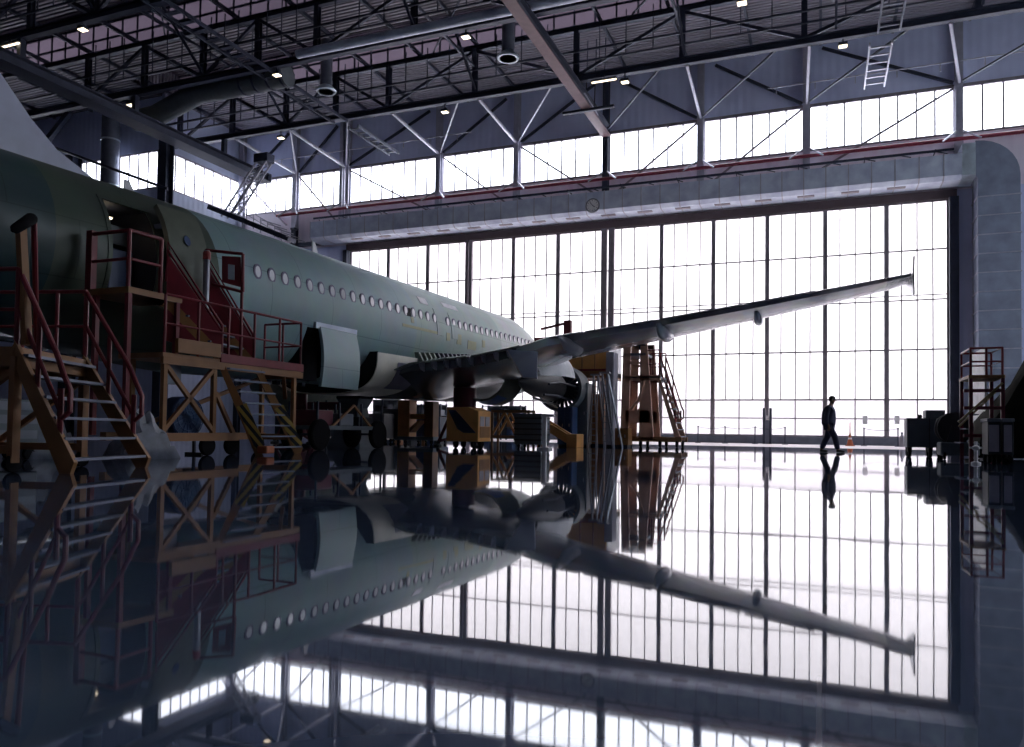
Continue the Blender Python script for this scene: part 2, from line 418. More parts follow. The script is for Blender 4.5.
# unseen tall windows added to the right side wall to light the fuselage
for i in range(3):
    y0, y1 = 19.5+7*i, 26.5+7*i; nw += 1
    rt = sempty('window_%d' % nw, (26.1, (y0+y1)/2, 7.0))
    f = MB()
    for y in np.linspace(y0, y1, 6): f.box((26.04, y-.06, 7), (26.2, y+.06, 17.5))
    for z in (7.05, 10.5, 14, 17.45): f.box((26.04, y0, z-.06), (26.2, y1, z+.06))
    f.build('frame', M['mullion'], rt)
    MB().box((26.12, y0, 7), (26.13, y1, 17.5)).build('pane', M['glass_added_side'], rt)

# clerestory: back wall, left wall, recess
def clere(p, q, nrm, n):
    global nw
    nw += 1
    p, q, nrm = Vector(p), Vector(q), Vector(nrm)
    rt = sempty('window_%d' % nw, (p+q)/2+Vector((0, 0, CL0)))
    f = MB(); d = (q-p)
    for z, h in ((CL0, .12), (CL1-.1, .2)): f.bar(p+Vector((0, 0, z+h/2)), q+Vector((0, 0, z+h/2)), .16, h)
    for k in range(n+1):
        x = p+d*k/n
        f.bar(x+Vector((0, 0, CL0)), x+Vector((0, 0, CL1)), .10, .06, up=nrm)
    f.build('frame', M['mullion'], rt)
    g = MB(); g.bar(p+nrm*.02+Vector((0, 0, (CL0+CL1)/2)), q+nrm*.02+Vector((0, 0, (CL0+CL1)/2)), .01, CL1-CL0)
    g.build('pane', M['glass_hi'], rt)
for i in range(len(CX)-1):
    clere((CX[i]+.2, DW+.1, 0), (CX[i+1]-.2, DW+.1, 0), (0, 1, 0), max(4, round((CX[i+1]-CX[i])/1.05)))
clere((-44.9, 42.3, 0), (-44.9, DW-.2, 0), (-1, 0, 0), 8)
for a_, b_ in ((-50.2, -45.4), (-56.0, -50.6), (-61.9, -56.4)): clere((a_, 42.12, 0), (b_, 42.12, 0), (0, 1, 0), 5)

# roof deck with raised monitors over the trusses, their far sides glazed
ALLT = sorted(TY+(12.4, 4.9, -2.6, -10.1)); MON = ROOF+2.1
b = MB(); y = -22.2
for t in ALLT+[None]:
    y1 = t-3.4 if t else DW+.3
    b.box((-62.2 if y1 < 43 else -45.05, y, ROOF), (26.2, y1, ROOF+.15))
    if t:
        b.box((-62.2 if t < 41 else -45.05, t-3.5, ROOF), (26.2, t-3.4, MON)); b.box((-62.2 if t < 41 else -45.05, t-3.5, MON), (26.2, t+.95, MON+.15)); y = t+.85
b.box((-62.2, 39.3, ROOF), (-45.05, 42.3, ROOF+.15))
for x in (-62.2, 26.0):
    for t in ALLT: b.box((x if t < 41 or x > 0 else -45.25, t-3.4, ROOF), (x+.2 if t < 41 or x > 0 else -45.05, t+.85, MON))
cl = struct(b.build('ceiling', M['deck'], origin=(0, 20, ROOF)))
for k, x in enumerate(range(-60, 26, 4)):
    MB().ibeam((x, -22, ROOF-.14), (x, 41.9 if x < -45 else DW, ROOF-.14), .14, .24, .02).build('purlin', M['steel'], 'ceiling')
for t in TY:
    nw += 1
    rt = sempty('window_%d' % nw, (-18, t+.8, ROOF))
    f = MB()
    for x in np.arange(-61.5 if t < 41 else -45, 26, 1.3): f.bar((x, t+.78, ROOF), (x, t+.78, MON), .09, .1)
    for zz in (ROOF+.08, ROOF+1.0, MON-.06): f.bar((-62 if t < 41 else -45.05, t+.8, zz), (26, t+.8, zz), .08, .12)
    f.build('frame', M['steel'], rt)
    MB().box((-62 if t < 41 else -45.05, t+.80, ROOF), (26, t+.82, MON)).build('pane', M['skyl'], rt)

# ------------------------------------------------------------------ steelwork
where = {0: 'nearest the tall window wall', 1: 'second from the tall window wall', 2: 'third from the tall window wall', 3: 'fourth from the tall window wall'}
SX = [-44.0, -39.1, -34.4, -30.3, -26.2, -20.0, -13.4, -7.2, -0.8, 7.2, 14.0, 20]
for i, t in enumerate(TY):
    rt = empty('roof_truss', (-13.4, t, CHORD), 'dark steel roof truss across the hall, ' + where[i], 'roof truss', 'roof trusses')
    MB().ibeam((-61.5, t, CHORD+.2), (25.8, t, CHORD+.2), .36, .4, .05).build('bottom_chord', M['steel'], rt)
    MB().ibeam((-61.5, t, ROOF-.5), (25.8, t, ROOF-.5), .3, .34, .04).build('top_chord', M['steel'], rt)
    for k, (z, r) in enumerate(((CHORD+.95, .05), (CHORD+1.6, .06))):
        MB().bar((-61.5, t-.5, z), (25.8, t-.5, z), r*1.6, r*2).build('service_rail', M['steel'], rt)
    for k, x in enumerate(SX):
        MB().ibeam((x, t, CHORD+.4), (x, t, ROOF-.67), .3, .3, .04, up=(0, 1, 0)).build('vertical', M['steel'], rt)
        if k+1 < len(SX):
            x2 = SX[k+1]
            up_ = k % 2 == 0
            a_ = (x+.1, t, CHORD+.4 if up_ else ROOF-.7); b_ = (x2-.1, t, ROOF-.7 if up_ else CHORD+.4)
            MB().bar(a_, b_, .16, .18).build('diagonal', M['steel'], rt)
            for q in range(1, 4):
                xx = x+(x2-x)*q/4
                MB().bar((xx, t-.5, CHORD+.9), (xx, t-.5, ROOF-.15), .05, .05).build('hanger', M['steel'], rt)

# sway frames joining the trusses lengthwise
k = 0
for x, nm in ((-34.4, 'over the tail side'), (-20.0, 'over the fuselage'), (-7.2, 'over the wing'), (0.6, 'right of the wing root'), (7.2, 'at the right edge of the roof')):
    for i in range(len(TY)-1):
        y0, y1 = TY[i+1], TY[i]
        rt = empty('sway_frame', (x, (y0+y1)/2, CHORD), 'dark roof brace %s, %s truss gap from the windows' % (nm, ('first', 'second', 'third')[i]), 'roof brace', 'sway frames between the trusses')
        MB().bar((x, y0+.2, CHORD+2.0), (x, y1-.2, CHORD+2.0), .14, .16).build('tie', M['steel'], rt)
        ym = (y0+y1)/2
        MB().bar((x+.14, y0+.2, CHORD+.5), (x+.14, ym, ROOF-.42), .12, .12).build('diagonal', M['steel'], rt)
        MB().bar((x+.14, y1-.2, CHORD+.5), (x+.14, ym, ROOF-.42), .12, .12).build('diagonal', M['steel'], rt)
        MB().bar((x+3.4, y0+.3, ROOF-.4), (x-2.8, y1-.3, ROOF-.4), .09, .09).build('plan_brace', M['steel'], rt)

# wall columns, their brackets; roof ties back to the first truss
ordn = ['in the far left corner', 'second from the far left corner', 'third from the left corner, double width', 'left of the clerestory middle', 'left of the wall clock', 'where the reddish crane girder lands', 'first right of the wall clock', 'second right of the wall clock', 'above the bend of the big duct', 'outside right edge']
for i, x in enumerate(CX):
    w = .85 if i == 2 else .36
    rt = empty('wall_column', (x, DW-.2, 16.2), 'grey blue steel wall column ' + ordn[i], 'steel column', 'columns of the window wall')
    if i == 2:
        for s in (-1, 1): MB().ibeam((x+s*.3, DW-.22, 16.5), (x+s*.3, DW-.22, ROOF-.1), .26, .4, .04, up=(0, 1, 0)).build('shaft', M['steel_lt'], rt)
    else:
        MB().ibeam((x, DW-.22, 16.5), (x, DW-.22, ROOF-.1), .4, .42, .05, up=(0, 1, 0)).build('shaft', M['steel_lt'] if i not in (5,) else M['steel'], rt)
    if i < 2: MB().ibeam((x, DW-.22, 0), (x, DW-.22, 16.4), .4, .42, .05, up=(0, 1, 0)).build('lower_shaft', M['steel'], rt)
    for s, c in ((-1, 'steel_lt'), (1, 'steel')):
        MB().bar((x+s*.15, DW-.45, 18.15), (x+s*.95, DW-1.2, 17.35), .07, .09).build('bracket', M['alu' if s < 0 else 'steel_lt'], rt)
    MB().box((x-w*.6, DW-.5, 16.4), (x+w*.6, DW-.02, 16.55)).build('base_plate', M['steel'], rt)
for i in range(1, len(CX)-1):
    x = CX[i]
    o = MB().bar((x+.02, DW-.42, 20.98), (x+(.25 if i < 8 else -1.4), TY[0]+.1, CHORD+.02), .14, .16).build('roof_tie', M['steel_lt'])
    tag(o, 'pale straight tie from truss to the wall column ' + ordn[i], 'roof tie', 'straight roof ties')
    xn = CX[i+1] if i >= 5 else CX[i-1]
    x2 = x+(xn-x)*.86 if i < 5 else xn-.5
    s = 1
    o = MB().bar((x+s*.2, DW-.42, 21.05), (x+s*5.0, TY[0]+.1, CHORD+.06), .09, .10).build('roof_tie', M['steel_lt'] if i < 5 else M['steel'])
    tag(o, 'thin slanting tie from truss to the wall column ' + ordn[i], 'roof tie', 'slanting roof ties')
for i in range(len(CX)-2):
    x0, x1 = CX[i], CX[i+1]
    a_, b_ = ((x0+.25, 20.75), (x1-.9, 16.9)) if i < 5 else ((x1-.25, 20.75), (x0+.9, 16.9))
    o = MB().bar((a_[0], DW-.1, a_[1]), (b_[0], DW-.1, b_[1]), .11, .12).build('wind_brace', M['mullion'])
    tag(o, 'thin brace crossing the clerestory left of the column ' + ordn[i+1], 'wall brace', 'clerestory wind braces')
    o = MB().bar((a_[0], DW-.1, 21.1), (b_[0], DW-.1, ROOF-.5), .14, .16).build('wind_brace', M['steel'])
    tag(o, 'dark brace above the clerestory left of the column ' + ordn[i+1], 'wall brace', 'upper wind braces')

for z, lab in ((15.2, 'upper of two dark wall beams left of the glass doors'), (12.6, 'lower of two dark wall beams left of the glass doors')):
    for n_ in (0,): tag(MB().bar((-44.7, DW-.12, z), (-34.6, DW-.12, z), .2, .34).build('wall_beam', M['steel']), lab, 'wall beam')
# columns and struts of the far left corner
for (px, Y, w, lab) in ((166, 41.6, .75, 'dark steel column standing behind the fuselage at the far left corner of the hall'), (73, 41.6, .85, 'dark steel column standing behind the grey tail fin')):
    x = gx(px, Y, 19)
    o = MB().ibeam((x, Y, 0), (x, Y, CHORD+.1), w, w, .08, up=(0, 1, 0)).build('steel_column', M['steel']); tag(o, lab, 'steel column')
x = gx(109.5, 40.9, 19)
rt = empty('air_riser', (x, 40.9, 8), 'fat silver round air duct standing upright behind the fin', 'air duct')
MB().lathe((x, 40.9, 8), [(.62, 0), (.62, 15.6)], 24).build('riser', M['ductdk'], rt, smooth=30)
for z in (3.4, 6.8, 10.2, 13.6): MB().lathe((x, 40.9, 8+z), [(.66, 0), (.66, .12)], 24).build('band', M['galv_lt'], rt, smooth=30)
p0 = on(36, 141, 1, 39.6); p1 = on(168, 189, 1, 39.6)
tag(MB().tube([p0, p1], .10, 8).build('sloping_pipe', M['steel'], smooth=40), 'dark pipe sloping across the far left windows behind the fin', 'pipe')
p0 = on(20, 175, 1, 41.0); p1 = on(70, 112, 1, 41.0)
tag(MB().bar(p0, p1, .35, .4).build('knee_brace', M['steel']), 'dark knee brace slanting up to the column behind the fin', 'roof brace')

# crane girders
rt = empty('crane_girder', (-13.4, 20, 20.5), 'long rusty red edged steel girder running to the window wall above the wing', 'girder')
MB().bar((-13.4, -10, 20.83), (-13.4, DW-.5, 20.83), .14, .56).build('web', M['steel'], rt)
MB().bar((-13.4, -10, 21.13), (-13.4, DW-.5, 21.13), .62, .06).build('top_flange', M['steel'], rt)
MB().bar((-13.4, -10, 20.53), (-13.4, DW-.5, 20.53), .62, .06).build('bottom_flange', mat('rusty_flange', (.17, .10, .11), .5), rt)
GXL, GZL = -39.8, 19.4
rt = empty('crane_girder', (GXL, 20, GZL), 'long dark steel girder running to the far left corner over the fin', 'girder')
MB().bar((GXL, -10, GZL+.31), (GXL, 47.2, GZL+.31), .5, .54).build('web', M['steel'], rt)
MB().bar((GXL, -10, GZL+.6), (GXL, 47.2, GZL+.6), 1.2, .06).build('top_flange', M['steel'], rt)
MB().bar((GXL, -10, GZL+.03), (GXL, 47.2, GZL+.03), 1.2, .06).build('bottom_flange', M['steel'], rt)
MB().box((GXL-.6, 47.2, GZL), (GXL+.6, 47.24, GZL+.63)).build('end_plate', M['steel_lt'], rt)
for t in TY: MB().bar((GXL, t, GZL+.6), (GXL, t, CHORD+.01), .3, .3).build('hanger', M['steel'], rt)

# cable ladders running under the roof
def ladder_run(x, w, y0, y1, z, nr, label, m='steel', group='overhead cable ladders'):
    rt = empty('cable_ladder', (x, (y0+y1)/2, z), label, 'cable ladder', group)
    for s in (-1, 1): MB().bar((x+s*w/2, y0, z), (x+s*w/2, y1, z), .08, .2).build('side_rail', M[m], rt)
    for k in range(nr):
        y = y0+(y1-y0)*(k+.5)/nr
        MB().bar((x-w/2, y, z), (x+w/2, y, z), .28 if m == 'steel' else .12, .06).build('rung', M[m], rt)
ladder_run(-29.6, 1.0, 24.0, 42.4, 20.95, 20, 'dark ladder like cable tray slung under the trusses left of the middle')
ladder_run(-29.2, .8, 43.2, 48.6, 20.9, 7, 'pale ladder like cable tray between the first truss and the window wall, left', 'kerb')
ladder_run(3.2, 1.0, 36.2, 42.3, 21.05, 6, 'dark ladder like cable tray above the right part of the roof truss', 'kerb')
ladder_run(2.9, 1.05, 43.2, 48.6, 20.9, 6, 'pale ladder like cable tray at right between truss and windows', 'steel_lt')

# ducts and pipes under the roof
def sideduct():
    rt = empty('air_duct', (-14.5, DW-1.1, 14.95), 'long grey rectangular air duct running above the glass doors and turning down at right', 'air duct')
    y0, y1 = DW-1.95, DW-.25
    prof = [(y0, 15.15), (y0, 16.35), (y1, 16.35), (y1, 14.95), (y0+.3, 14.95)]
    m = MB(); x = -36.3; cuts = []
    while x < 7.0: cuts.append(x); x += 1.22
    for a_ in range(len(cuts)):
        xa = cuts[a_]; xb = cuts[a_+1] if a_+1 < len(cuts) else 7.3
        MB().loft([[(xx, yy, zz) for yy, zz in prof] for xx in (xa, xb)]).build('duct_section', M['galv'], rt)
        e = MB(); e.loft([[(xx, (yy-DW+1.1)*1.03+DW-1.1, (zz-15.65)*1.05+15.65) for yy, zz in prof] for xx in (xa-.03, xa+.03)])
        e.build('flange', M['steel_lt'], rt)
    MB().loft([[(xx, yy, zz) for yy, zz in ((y0-.02, 15.1), (y0-.02, 16.85), (y1, 16.85), (y1, 14.9))] for xx in (7.3, 7.95)]).build('end_transition', M['galv_lt'], rt)
    # bend and drop
    e = MB(); rings = []
    for k in range(9):
        a_ = PI/2*(1-k/8)
        ri, ro = .1, 2.1
        rings.append([(7.95+r*math.cos(a_), y, 14.85+r*math.sin(a_)) for r, y in ((ri, y0), (ro, y0), (ro, y1), (ri, y1))])
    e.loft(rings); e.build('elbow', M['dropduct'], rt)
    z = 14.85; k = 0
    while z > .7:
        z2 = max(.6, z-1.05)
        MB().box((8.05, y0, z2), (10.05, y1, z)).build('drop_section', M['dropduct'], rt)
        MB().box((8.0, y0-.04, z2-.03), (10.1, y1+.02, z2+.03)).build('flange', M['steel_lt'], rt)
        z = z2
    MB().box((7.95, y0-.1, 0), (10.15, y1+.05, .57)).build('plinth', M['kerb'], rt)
    # grilles under the duct
    for x in np.arange(-33, 6, 2.44): MB().box((x, y0+.55, 14.9), (x+.95, y0+.85, 14.945)).build('grille', M['mullion'], rt)
sideduct()
def hangers(y, z, x0, x1, n, rt, m='steel', dz=.9):
    for k in range(n):
        x = x0+(x1-x0)*(k+.5)/n
        MB().bar((x, y, z), (x, y+.35, z+dz), .04, .04).build('hanger', M[m], rt)
rt = empty('sprinkler_pipe', (-15, DW-.55, 17.5), 'dark red sprinkler pipe running along the wall below the clerestory', 'pipe')
MB().tube([(-40.5, DW-.75, 17.56), (14, DW-.75, 17.56)], .11, 10).build('pipe', M['redpipe'], rt, smooth=40)
rt = empty('busbar_rail', (-15, DW-1.25, 17.3), 'dark rail on short hangers above the long rectangular duct', 'rail')
MB().bar((-36.5, DW-1.3, 16.82), (7.0, DW-1.3, 16.82), .1, .13).build('rail', M['steel'], rt)
for k in range(24):
    x = -36+k*1.83
    MB().bar((x, DW-1.3, 16.78), (x+.5, DW-1.9, 16.42), .05, .06).build('arm', M['steel'], rt)
    if k % 2: MB().bar((x, DW-1.3, 16.9), (x, DW-.1, 16.9), .05, .06).build('arm', M['steel'], rt)
rt = empty('handrail', (3, 48.7, 21.2), 'thin pale handrail above the right clerestory windows', 'rail')
MB().tube([(-3, 48.7, 21.75), (14, 48.7, 21.75)], .035, 6).build('rail', M['steel_lt'], rt)
for k in range(8): MB().bar((-2.5+k*2.2, 48.7, 21.3), (-2.5+k*2.2, 48.7, 21.75), .05, .05).build('post', M['steel_lt'], rt)
rt = empty('handrail', (-31, 48.7, 21.2), 'thin pale handrail above the left clerestory windows', 'rail')
MB().tube([(-40, 48.7, 21.75), (-23, 48.7, 21.75)], .035, 6).build('rail', M['steel_lt'], rt)
for k in range(8): MB().bar((-39.5+k*2.2, 48.7, 21.3), (-39.5+k*2.2, 48.7, 21.75), .05, .05).build('post', M['steel_lt'], rt)

# wall clock
p = on(592.5, 205.5, 1, DW-2.05)
rt = empty('wall_clock', p, 'round pale clock on the front of the long duct above the doors', 'clock')
MB().lathe((p[0], p[1], p[2]), [(.48, 0), (.48, .07), (.40, .09)], 32, 'y').build('case', M['grey'], rt, smooth=40)
MB().lathe((p[0], p[1]-.015, p[2]), [(.40, 0), (.40, .01)], 32, 'y').build('dial', mat('clock_dial', (.92, .92, .95), .6), rt)
for a_, l, w in ((2.2, .3, .03), (-.6, .2, .04)): MB().bar((p[0], p[1]-.03, p[2]), (p[0]+l*math.cos(a_), p[1]-.03, p[2]+l*math.sin(a_)), .02, w).build('hand', M['navy'], rt)
h = MB()
for k in range(12):
    a_ = k*PI/6; h.bar((p[0]+.3*math.cos(a_), p[1]-.025, p[2]+.3*math.sin(a_)), (p[0]+.37*math.cos(a_), p[1]-.025, p[2]+.37*math.sin(a_)), .02, .025)
h.build('hour_marks', M['navy'], rt)

# round ducts
pts = [on(136, 121, 1, 37.1), on(156, 116, 1, 37.0), on(200, 92, 1, 36.3), on(235, 86, 1, 36.2), on(288, 75, 1, 36.2)]
rt = empty('air_duct', pts[2], 'thick dark round duct bending along the second truss at upper left', 'air duct')
DUCTM = mat('dull_green_grey_duct', (.10, .12, .135), .6)
MB().tube(pts, .66, 18).build('pipe', DUCTM, rt, smooth=40)
for q in (.2, .45, .7, .95):
    a_ = pts[3].lerp(pts[4], q); d = (pts[4]-pts[3]).normalized()
    MB().tube([a_-d*.06, a_+d*.06], .70, 18).build('band', M['steel'], rt, smooth=40)
a_, b_ = on(318, 50, 1, 34.4), on(500, 9, 1, 34.4)
tag(MB().tube([(-27, 34.4, a_[2]), (10, 34.4, a_[2])], .24, 12).build('air_pipe', M['galv'], smooth=40), 'long thin silver round duct running beside the second truss', 'air duct')
for px, py, lab in ((508, 59, 'silver round downpipe diffuser with a bright ring mouth beside the reddish girder'), (326, 92, 'silver round downpipe diffuser with a ring mouth left of the cable tray')):
    p = on(px, py, 1, 39.0)
    rt = empty('air_diffuser', p, lab, 'air diffuser', 'hanging diffusers')
    MB().lathe(p, [(.36, .35), (.36, ROOF-p[2]-.3)], 20).build('pipe', M['ductdk'], rt, smooth=40)
    MB().lathe(p, [(.60, 0), (.64, .08), (.38, .36), (.36, .36), (.42, .1), (.48, 0)], 24).build('ring_mouth', M['galv_lt'], rt, smooth=40)
    MB().lathe(p+Vector((0, 0, .15)), [(.40, 0), (.40, .03)], 20).build('damper', M['dark'], rt)

# lamps hung below the chords
lamps = [(83, 27, 27.65, 'q', 'at the upper left, under the third truss'), (131, 105, 35.05, 'q', 'above the fin, left end of the second truss'), (277, 75, 35.05, 'q', 'on the second truss beside the cable tray'), (281, 138, 42.75, 'q', 'at the left end of the first truss near the corner'), (466, 37, 35.05, 'q', 'on the second truss above the middle'), (445, 112, 42.75, 'q', 'on the first truss left of the reddish girder'), (625, 82, 42.6, 'q', 'on the first truss right of the reddish girder'), (843, 46, 42.75, 'q', 'on the first truss left of the right cable tray'), (742, 3, 35.05, 'q', 'at the top edge, on the second truss at right'), (10, 42, 27.4, 't', 'tube, at the upper left edge'), (604, 79, 42.4, 't', 'tube, beside the square lamp right of the reddish girder')]
for px, py, Y, kd, lab in lamps:
    p = on(px, py, 1, Y)
    z = min(p[2], CHORD-.3)
    if kd == 'q':
        rt = empty('floodlight', (p[0], Y, z), 'lit square floodlight hanging ' + lab, 'lamp', 'square floodlights')
        MB().box((p[0]-.22, Y-.18, z), (p[0]+.22, Y+.18, z+.16)).build('housing', M['steel'], rt, bevel=.02)
        MB().box((p[0]-.20, Y-.16, z-.04), (p[0]+.20, Y+.16, z-.005)).build('diffuser', M['lamp'], rt)
        MB().box((p[0]-.03, Y-.03, z+.16), (p[0]+.03, Y+.03, CHORD+.02)).build('stem', M['steel'], rt)
    else:
        rt = empty('tube_lamp', (p[0], Y, z), 'lit long ' + lab, 'lamp', 'tube lamps')
        MB().box((p[0]-.75, Y-.09, z), (p[0]+.75, Y+.09, z+.1)).build('housing', M['steel'], rt)
        MB().tube([(p[0]-.72, Y, z-.04), (p[0]+.72, Y, z-.04)], .05, 8).build('tube', M['lamp'], rt, smooth=40)
        MB().box((p[0]-.03, Y-.03, z+.1), (p[0]+.03, Y+.03, CHORD+.02)).build('stem', M['steel'], rt)
p0, p1 = on(563, 114, 1, 45), on(614, 106, 1, 45)
rt = empty('unlit_lamp_rail', (p0+p1)/2, 'unlit dark strip rail hung on three wires below the reddish girder', 'lamp rail')
MB().bar(p0, p1, .22, .16).build('rail', M['steel'], rt)
for q in (.45, .62, .8):
    a_ = Vector(p0).lerp(p1, q); MB().bar(a_, (a_[0]+.1, a_[1], ROOF-.1), .05, .05).build('wire', M['steel'], rt)

# lattice access platform hanging from the left girder
pA, pB = on(264, 163, 1, 44.0), on(229, 217, 1, 44.0)
rt = empty('hanging_platform', (pB[0], 44, pB[2]), 'grey lattice arm with a small railed work platform hanging behind the fuselage', 'access platform')
lt = MB(); off = [(-.45, -.3), (.45, -.3), (.45, .3), (-.45, .3)]
for dx, dy in off: lt.bar(pA+Vector((dx, dy, 0)), pB+Vector((dx, dy, 0)), .1, .1)
for k in range(9):
    a_, b_ = pA.lerp(pB, k/9), pA.lerp(pB, (k+1)/9)
    for j in range(4):
        u, v = off[j], off[(j+1) % 4]; lt.bar(a_+Vector((*u, 0)), b_+Vector((*v, 0)), .06, .06)
lt.build('lattice_mast', M['steel_lt'], rt)
c0, c1 = on(212, 208, 1, 44), on(292, 240, 1, 44)
MB().bar(c0, c1, .9, .35).build('gangway_beam', M['steel'], rt)
bk = MB(); e0 = on(240, 206, 1, 43.6); e1 = on(282, 230, 1, 43.6)
for k in range(7):
    a_ = Vector(e0).lerp(e1, k/6); bk.bar(a_, a_+Vector((0, 0, -1.1 if k < 4 else -.8)), .05, .05)
for dz in (0, -.35, -.7): bk.bar(Vector(e0)+Vector((0, 0, dz)), Vector(e1)+Vector((0, 0, dz)), .05, .05)
for k in range(5):
    a_ = on(262+6*k, 220+4*k, 1, 43.2); bk.bar(a_, Vector(a_)+Vector((1.5, .2, -.5)), .06, .06)
bk.build('railing', M['lilac'], rt)
MB().box((pA[0]-.6, 43.6, pA[2]), (pA[0]+.6, 44.4, pA[2]+.6)).build('trolley', M['steel'], rt)
# ------------------------------------------------------------------ the airliner
XC = -15.11; NOSE = 41.0
plane = empty('airliner', (XC, 20, 0), 'unpainted green primer airliner with its tail at the left and wing reaching right', 'airplane')
def lerp_tab(tab, x):
    if x <= tab[0][0]: return tab[0][1]
    for (a, va), (b_, vb) in zip(tab, tab[1:]):
        if x <= b_:
            t = (x-a)/(b_-a); t = t*t*(3-2*t)*.35+t*.65
            return va+(vb-va)*t
    return tab[-1][1]
def czl(y): return 4.0+.013*(y-15.4)
HW = [(3.4, .18), (4.2, .45), (6, .85), (8, 1.28), (10, 1.6), (12, 1.84), (14.5, 1.96), (15.5, 1.975), (33.5, 1.975), (35.2, 1.93), (36.6, 1.78), (38, 1.52), (39.2, 1.15), (40.2, .72), (40.8, .36), (41, .03)]
TOP = [(3.4, 1.75), (6, 1.95), (10, 2.04), (14, 2.07), (35.2, 2.07), (36.6, 1.86), (38, 1.35), (39.2, .72), (40.2, .18), (40.8, -.18), (41, -.45)]
BOT = [(3.4, 1.2), (4.2, .8), (6, -.1), (8, -.85), (10, -1.42), (12, -1.86), (14.5, -2.07), (34.5, -2.07), (37, -1.9), (38.6, -1.62), (40, -1.12), (40.7, -.75), (41, -.5)]
def sec(y):
    c = czl(y); t, b_ = lerp_tab(TOP, y), lerp_tab(BOT, y)
    return c+(t+b_)/2, lerp_tab(HW, y), (t-b_)/2
def hull(y, ang, off=0.0):
    """a point on the hull skin; ang 0 = right side, 90 = crown"""
    c, w, h = sec(y); return Vector((XC+(w+off)*math.cos(ang), y, c+(h+off)*math.sin(ang)))
def hang(y, z):
    c, w, h = sec(y); return math.asin(max(-1, min(1, (z-c)/h)))
DOOR = (11.3, 12.35, 3.30, 5.22); HOLD = (17.55, 19.65, 2.02, 3.42)
ysec = sorted(set([3.4, 3.7, 4.2, 5, 6, 7, 8, 9, 10, 10.5, DOOR[0], 11.8, DOOR[1], 13, 13.7, 14.5, HOLD[0], HOLD[1]] + [15+.75*k for k in range(28)] + [36.2, 36.9, 37.6, 38.3, 39, 39.6, 40.1, 40.5, 40.8, 40.95, 41]))
ad = [hang(11.8, DOOR[2]), hang(11.8, DOOR[3])]; ah = [hang(19, HOLD[2]), hang(19, HOLD[3])]
angs = sorted(set([-PI/2+k*PI/24 for k in range(48)] + ad + ah))
m = MB(); n = len(angs)
for y in ysec: m.v += [tuple(hull(y, a)) for a in angs]
def inside(y0, y1, a0, a1, Y, A):
    return Y[0]-1e-6 <= y0 and y1 <= Y[1]+1e-6 and A[0]-1e-6 <= a0 and a1 <= A[1]+1e-6
for i in range(len(ysec)-1):
    for k in range(n):
        j = (k+1) % n; a0, a1 = angs[k], angs[j] if j else angs[0]+2*PI
        if inside(ysec[i], ysec[i+1], a0, a1, DOOR[:2], ad) or inside(ysec[i], ysec[i+1], a0, a1, HOLD[:2], ah): continue
        m.f.append((i*n+k, i*n+j, (i+1)*n+j, (i+1)*n+k))
m.f.append(tuple(range(n)))
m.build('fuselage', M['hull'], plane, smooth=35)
# cabin and hold behind the openings
def skin_strip(y0, y1, a0, a1, off, ny=6, na=10):
    return [[hull(y0+(y1-y0)*i/ny, a0+(a1-a0)*k/na, off) for k in range(na+1)] for i in range(ny+1)]
def recess(name, D, A, depth, m_):
    b = MB(); o = skin_strip(D[0], D[1], A[0], A[1], -.01); na, ny = 10, 6
    edge = [o[0][k] for k in range(na+1)]+[o[i][na] for i in range(1, ny+1)]+[o[ny][k] for k in range(na-1, -1, -1)]+[o[i][0] for i in range(ny-1, 0, -1)]
    inn = [Vector((XC+ (1.3-depth), p.y, p.z)) for p in edge]
    b.loft([edge, inn], False); b.add(inn, [tuple(range(len(inn)))])
    return b.build(name, m_, plane)
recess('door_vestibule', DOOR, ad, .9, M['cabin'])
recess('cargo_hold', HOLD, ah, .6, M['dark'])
def panel(name, y0, y1, a0, a1, off, th, m_, fn=None, parent=plane, smooth=40):
    o, i_ = skin_strip(y0, y1, a0, a1, off+th), skin_strip(y0, y1, a0, a1, off)
    if fn: o, i_ = [[fn(p) for p in r] for r in o], [[fn(p) for p in r] for r in i_]
    ny, na = len(o)-1, len(o[0])-1
    per = [(0, k) for k in range(na)]+[(i, na) for i in range(ny)]+[(ny, k) for k in range(na, 0, -1)]+[(i, 0) for i in range(ny, 0, -1)]
    b = MB(); b.grid(o); b.grid([list(reversed(r)) for r in i_])
    b.loft([[o[i][k] for i, k in per], [i_[i][k] for i, k in per]], False)
    return b.build(name, m_, parent, smooth=smooth)
# inside of the vestibule: galley wall, small lit window, ceiling light
MB().box((XC+.55, 11.7, 3.35), (XC+1.2, 12.3, 4.35)).build('galley_cart', mat('blue_galley_cart', (.03, .05, .12), .4), plane, bevel=.02)
MB().box((XC+.5, 11.7, 4.5), (XC+1.0, 12.3, 4.9)).build('galley_unit', M['charcoal'], plane)
MB().box((XC+1.0, 11.5, 4.95), (XC+1.2, 11.75, 4.99)).build('vestibule_lamp', M['lamp'], plane)
